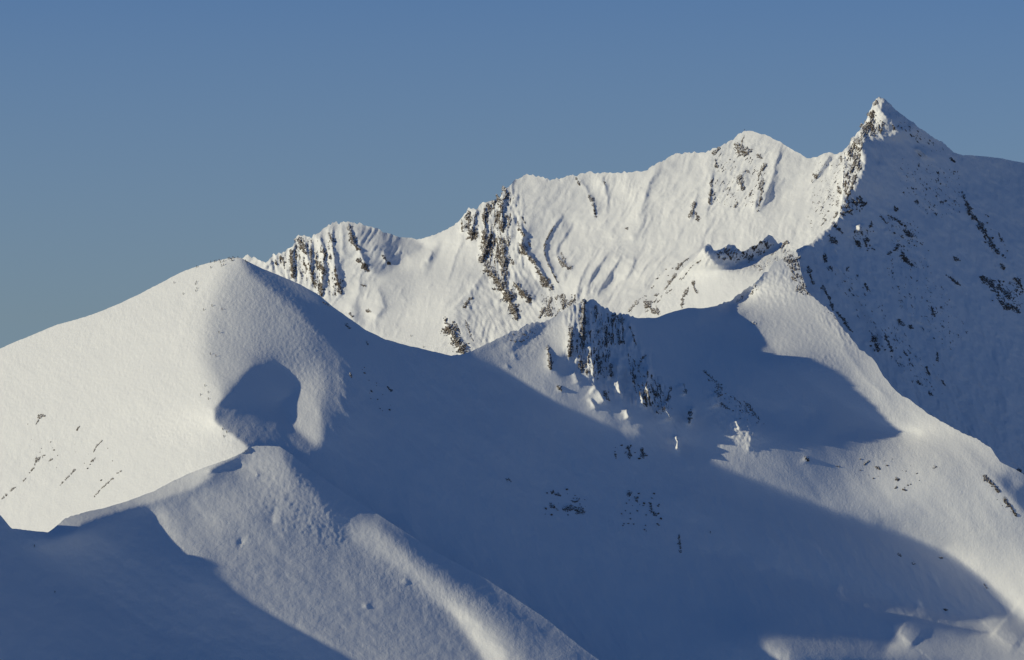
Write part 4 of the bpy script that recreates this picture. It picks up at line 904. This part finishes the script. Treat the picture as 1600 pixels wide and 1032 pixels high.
# ---------------------------------------------------------------- people
MATS={'dark':new_mat('dark_jacket',(.03,.03,.035)),'navy':new_mat('navy_jacket',(.03,.05,.12)),'red':new_mat('red_jacket',(.30,.05,.03)),'skin':new_mat('skin',(.45,.28,.2)),'trousers':new_mat('ski_trousers',(.03,.03,.03)),'ski':new_mat('ski_top',(.12,.12,.14),.4),'bag':new_mat('backpack_cloth',(.06,.07,.06)),'helmet':new_mat('helmet_shell',(.05,.05,.06),.4)}
def body_mesh(pose,jacket):
    P={'pelvis':(0,0,.95),'waist':(0,.0,1.1),'chest':(0,.02,1.35),'neck':(0,.03,1.5),'head':(0,.05,1.62),'crown':(0,.05,1.74),'nose':(0,.16,1.64)}
    lean={'stand':.02,'climb':.16,'ski':.22,'sit':.12}[pose]; hip=.95 if pose!='sit' else .35; dz=hip-.95
    for k in P: x,y,z=P[k]; P[k]=(x,y+(z-.95)*lean,z+dz)
    for sx,s in ((-1,'l'),(1,'r')):
        st=.16*sx if pose=='climb' else .0; cy,cz=P['chest'][1],P['chest'][2]
        P['hip'+s]=(.10*sx,0,hip-.03)
        if pose=='sit': P['knee'+s]=(.14*sx,.44,.45); P['ankle'+s]=(.14*sx,.62,.08); P['toe'+s]=(.14*sx,.82,.05)
        elif pose=='ski': P['knee'+s]=(.13*sx,.22,.52); P['ankle'+s]=(.13*sx,.02,.10); P['toe'+s]=(.13*sx,.24,.05)
        else: P['knee'+s]=(.11*sx,.06+st,.50); P['ankle'+s]=(.11*sx,st*1.3-.03,.10); P['toe'+s]=(.11*sx,st*1.3+.18,.05)
        P['sh'+s]=(.19*sx,cy,cz+.05); P['el'+s]=(.27*sx,cy+.08,cz-.22); P['wr'+s]=(.26*sx,cy+.32,cz-.28); P['hand'+s]=(.255*sx,cy+.41,cz-.27); P['th'+s]=(.21*sx,cy+.39,cz-.23)
    E=[('pelvis','waist'),('waist','chest'),('chest','neck'),('neck','head'),('head','crown'),('head','nose')]
    for s in 'lr': E+=[('pelvis','hip'+s),('hip'+s,'knee'+s),('knee'+s,'ankle'+s),('ankle'+s,'toe'+s),('chest','sh'+s),('sh'+s,'el'+s),('el'+s,'wr'+s),('wr'+s,'hand'+s),('wr'+s,'th'+s)]
    R={'pelvis':.15,'waist':.14,'chest':.17,'neck':.06,'head':.10,'crown':.06,'nose':.025}
    Q={'hip':.10,'knee':.075,'ankle':.06,'toe':.05,'sh':.085,'el':.06,'wr':.045,'hand':.04,'th':.018}
    names=list(P); me=bpy.data.meshes.new('person'); me.from_pydata([P[n] for n in names],[(names.index(a),names.index(b)) for a,b in E],[])
    o=bpy.data.objects.new('person',me); sc.collection.objects.link(o); md=o.modifiers.new('skin','SKIN'); md.use_smooth_shade=True
    for i,n in enumerate(names):
        r=R.get(n) or Q[n[:-1]]; me.skin_vertices[0].data[i].radius=(r,r)
    me.skin_vertices[0].data[0].use_root=True; ss=o.modifiers.new('sub','SUBSURF'); ss.levels=1
    dg=bpy.context.evaluated_depsgraph_get(); ev=bpy.data.meshes.new_from_object(o.evaluated_get(dg)); bpy.data.objects.remove(o)
    ev.materials.clear()
    for k in (jacket,'trousers','skin'): ev.materials.append(MATS[k])
    hz=P['head'][2]-.06
    for p in ev.polygons:
        c=p.center; hand=min((Vector(P['hand'+s])-c).length for s in 'lr')<.08
        p.material_index=2 if (c.z>hz or hand) else (1 if c.z<hip-.0 or (pose=='sit' and c.y>.2 and c.z<.6 and abs(c.x)<.24) else 0)
    return ev,P
def bx_mesh(name,parts,mat):
    bm=bmesh.new()
    for (cx,cy,cz,sx,sy,sz,rx) in parts:
        r=bmesh.ops.create_cube(bm,size=1); 
        for v in r['verts']:
            v.co=Vector((v.co.x*sx,v.co.y*sy,v.co.z*sz)); v.co.rotate(__import__('mathutils').Euler((rx,0,0))); v.co+=Vector((cx,cy,cz))
    bmesh.ops.bevel(bm,geom=bm.edges[:],offset=.008,segments=1,affect='EDGES')
    me=bpy.data.meshes.new(name); bm.to_mesh(me); bm.free(); me.materials.append(MATS[mat]); return me
PARTS={}
def person(pose,jacket):
    key=(pose,jacket)
    if key not in PARTS:
        ev,P=body_mesh(pose,jacket); h=P['head']; c=P['chest']
        bm=bmesh.new(); bmesh.ops.create_uvsphere(bm,u_segments=12,v_segments=8,radius=.135)
        for v in bm.verts:
            v.co.y*=1.12
            if v.co.z<-.02: v.co.z=-.02
            v.co+=Vector((h[0],h[1]-.02,h[2]+.03))
        hm=bpy.data.meshes.new('helmet'); bm.to_mesh(hm); bm.free(); hm.materials.append(MATS['helmet'])
        ch=[('helmet',hm),('backpack',bx_mesh('backpack',[(0,c[1]-.24,c[2]-.06,.30,.17,.46,-.1),(0,c[1]-.35,c[2]-.12,.22,.07,.24,-.1)],'bag'))]
        if pose!='sit':
            for sx in (-1,1):
                y0=P['anklel' if sx<0 else 'ankler'][1]
                ch.append(('ski',bx_mesh('ski',[(.12*sx,y0+.05,.015,.095,1.55,.02,0),(.12*sx,y0+.88,.05,.085,.18,.016,.4)],'ski')))
                hd=P['hand'+('l' if sx<0 else 'r')]
                ch.append(('ski_pole',bx_mesh('ski_pole',[(hd[0]+.02*sx,hd[1]-.02,hd[2]*.5+.04,.02,.02,hd[2]+.08,.12),(hd[0]+.02*sx,hd[1]+.04,.1,.09,.09,.015,0)],'ski')))
        PARTS[key]=(ev,ch)
    return PARTS[key]
for (u,v,turn,pose,jk,label) in PEOPLE:
    sh=which(u,v); ev,ch=person(pose,jk)
    p=world(np.array([u]),np.array([v]),surf(sh,np.array([u]),np.array([v])))[0]
    o=bpy.data.objects.new('person',ev); sc.collection.objects.link(o); o.location=(p[0],p[1],p[2]-.05); o.rotation_euler=(0,0,math.radians(turn)); tag(o,label,'person','people on skis and on foot on the snow')
    for n,me in ch:
        c=bpy.data.objects.new(n,me); sc.collection.objects.link(c); c.parent=o
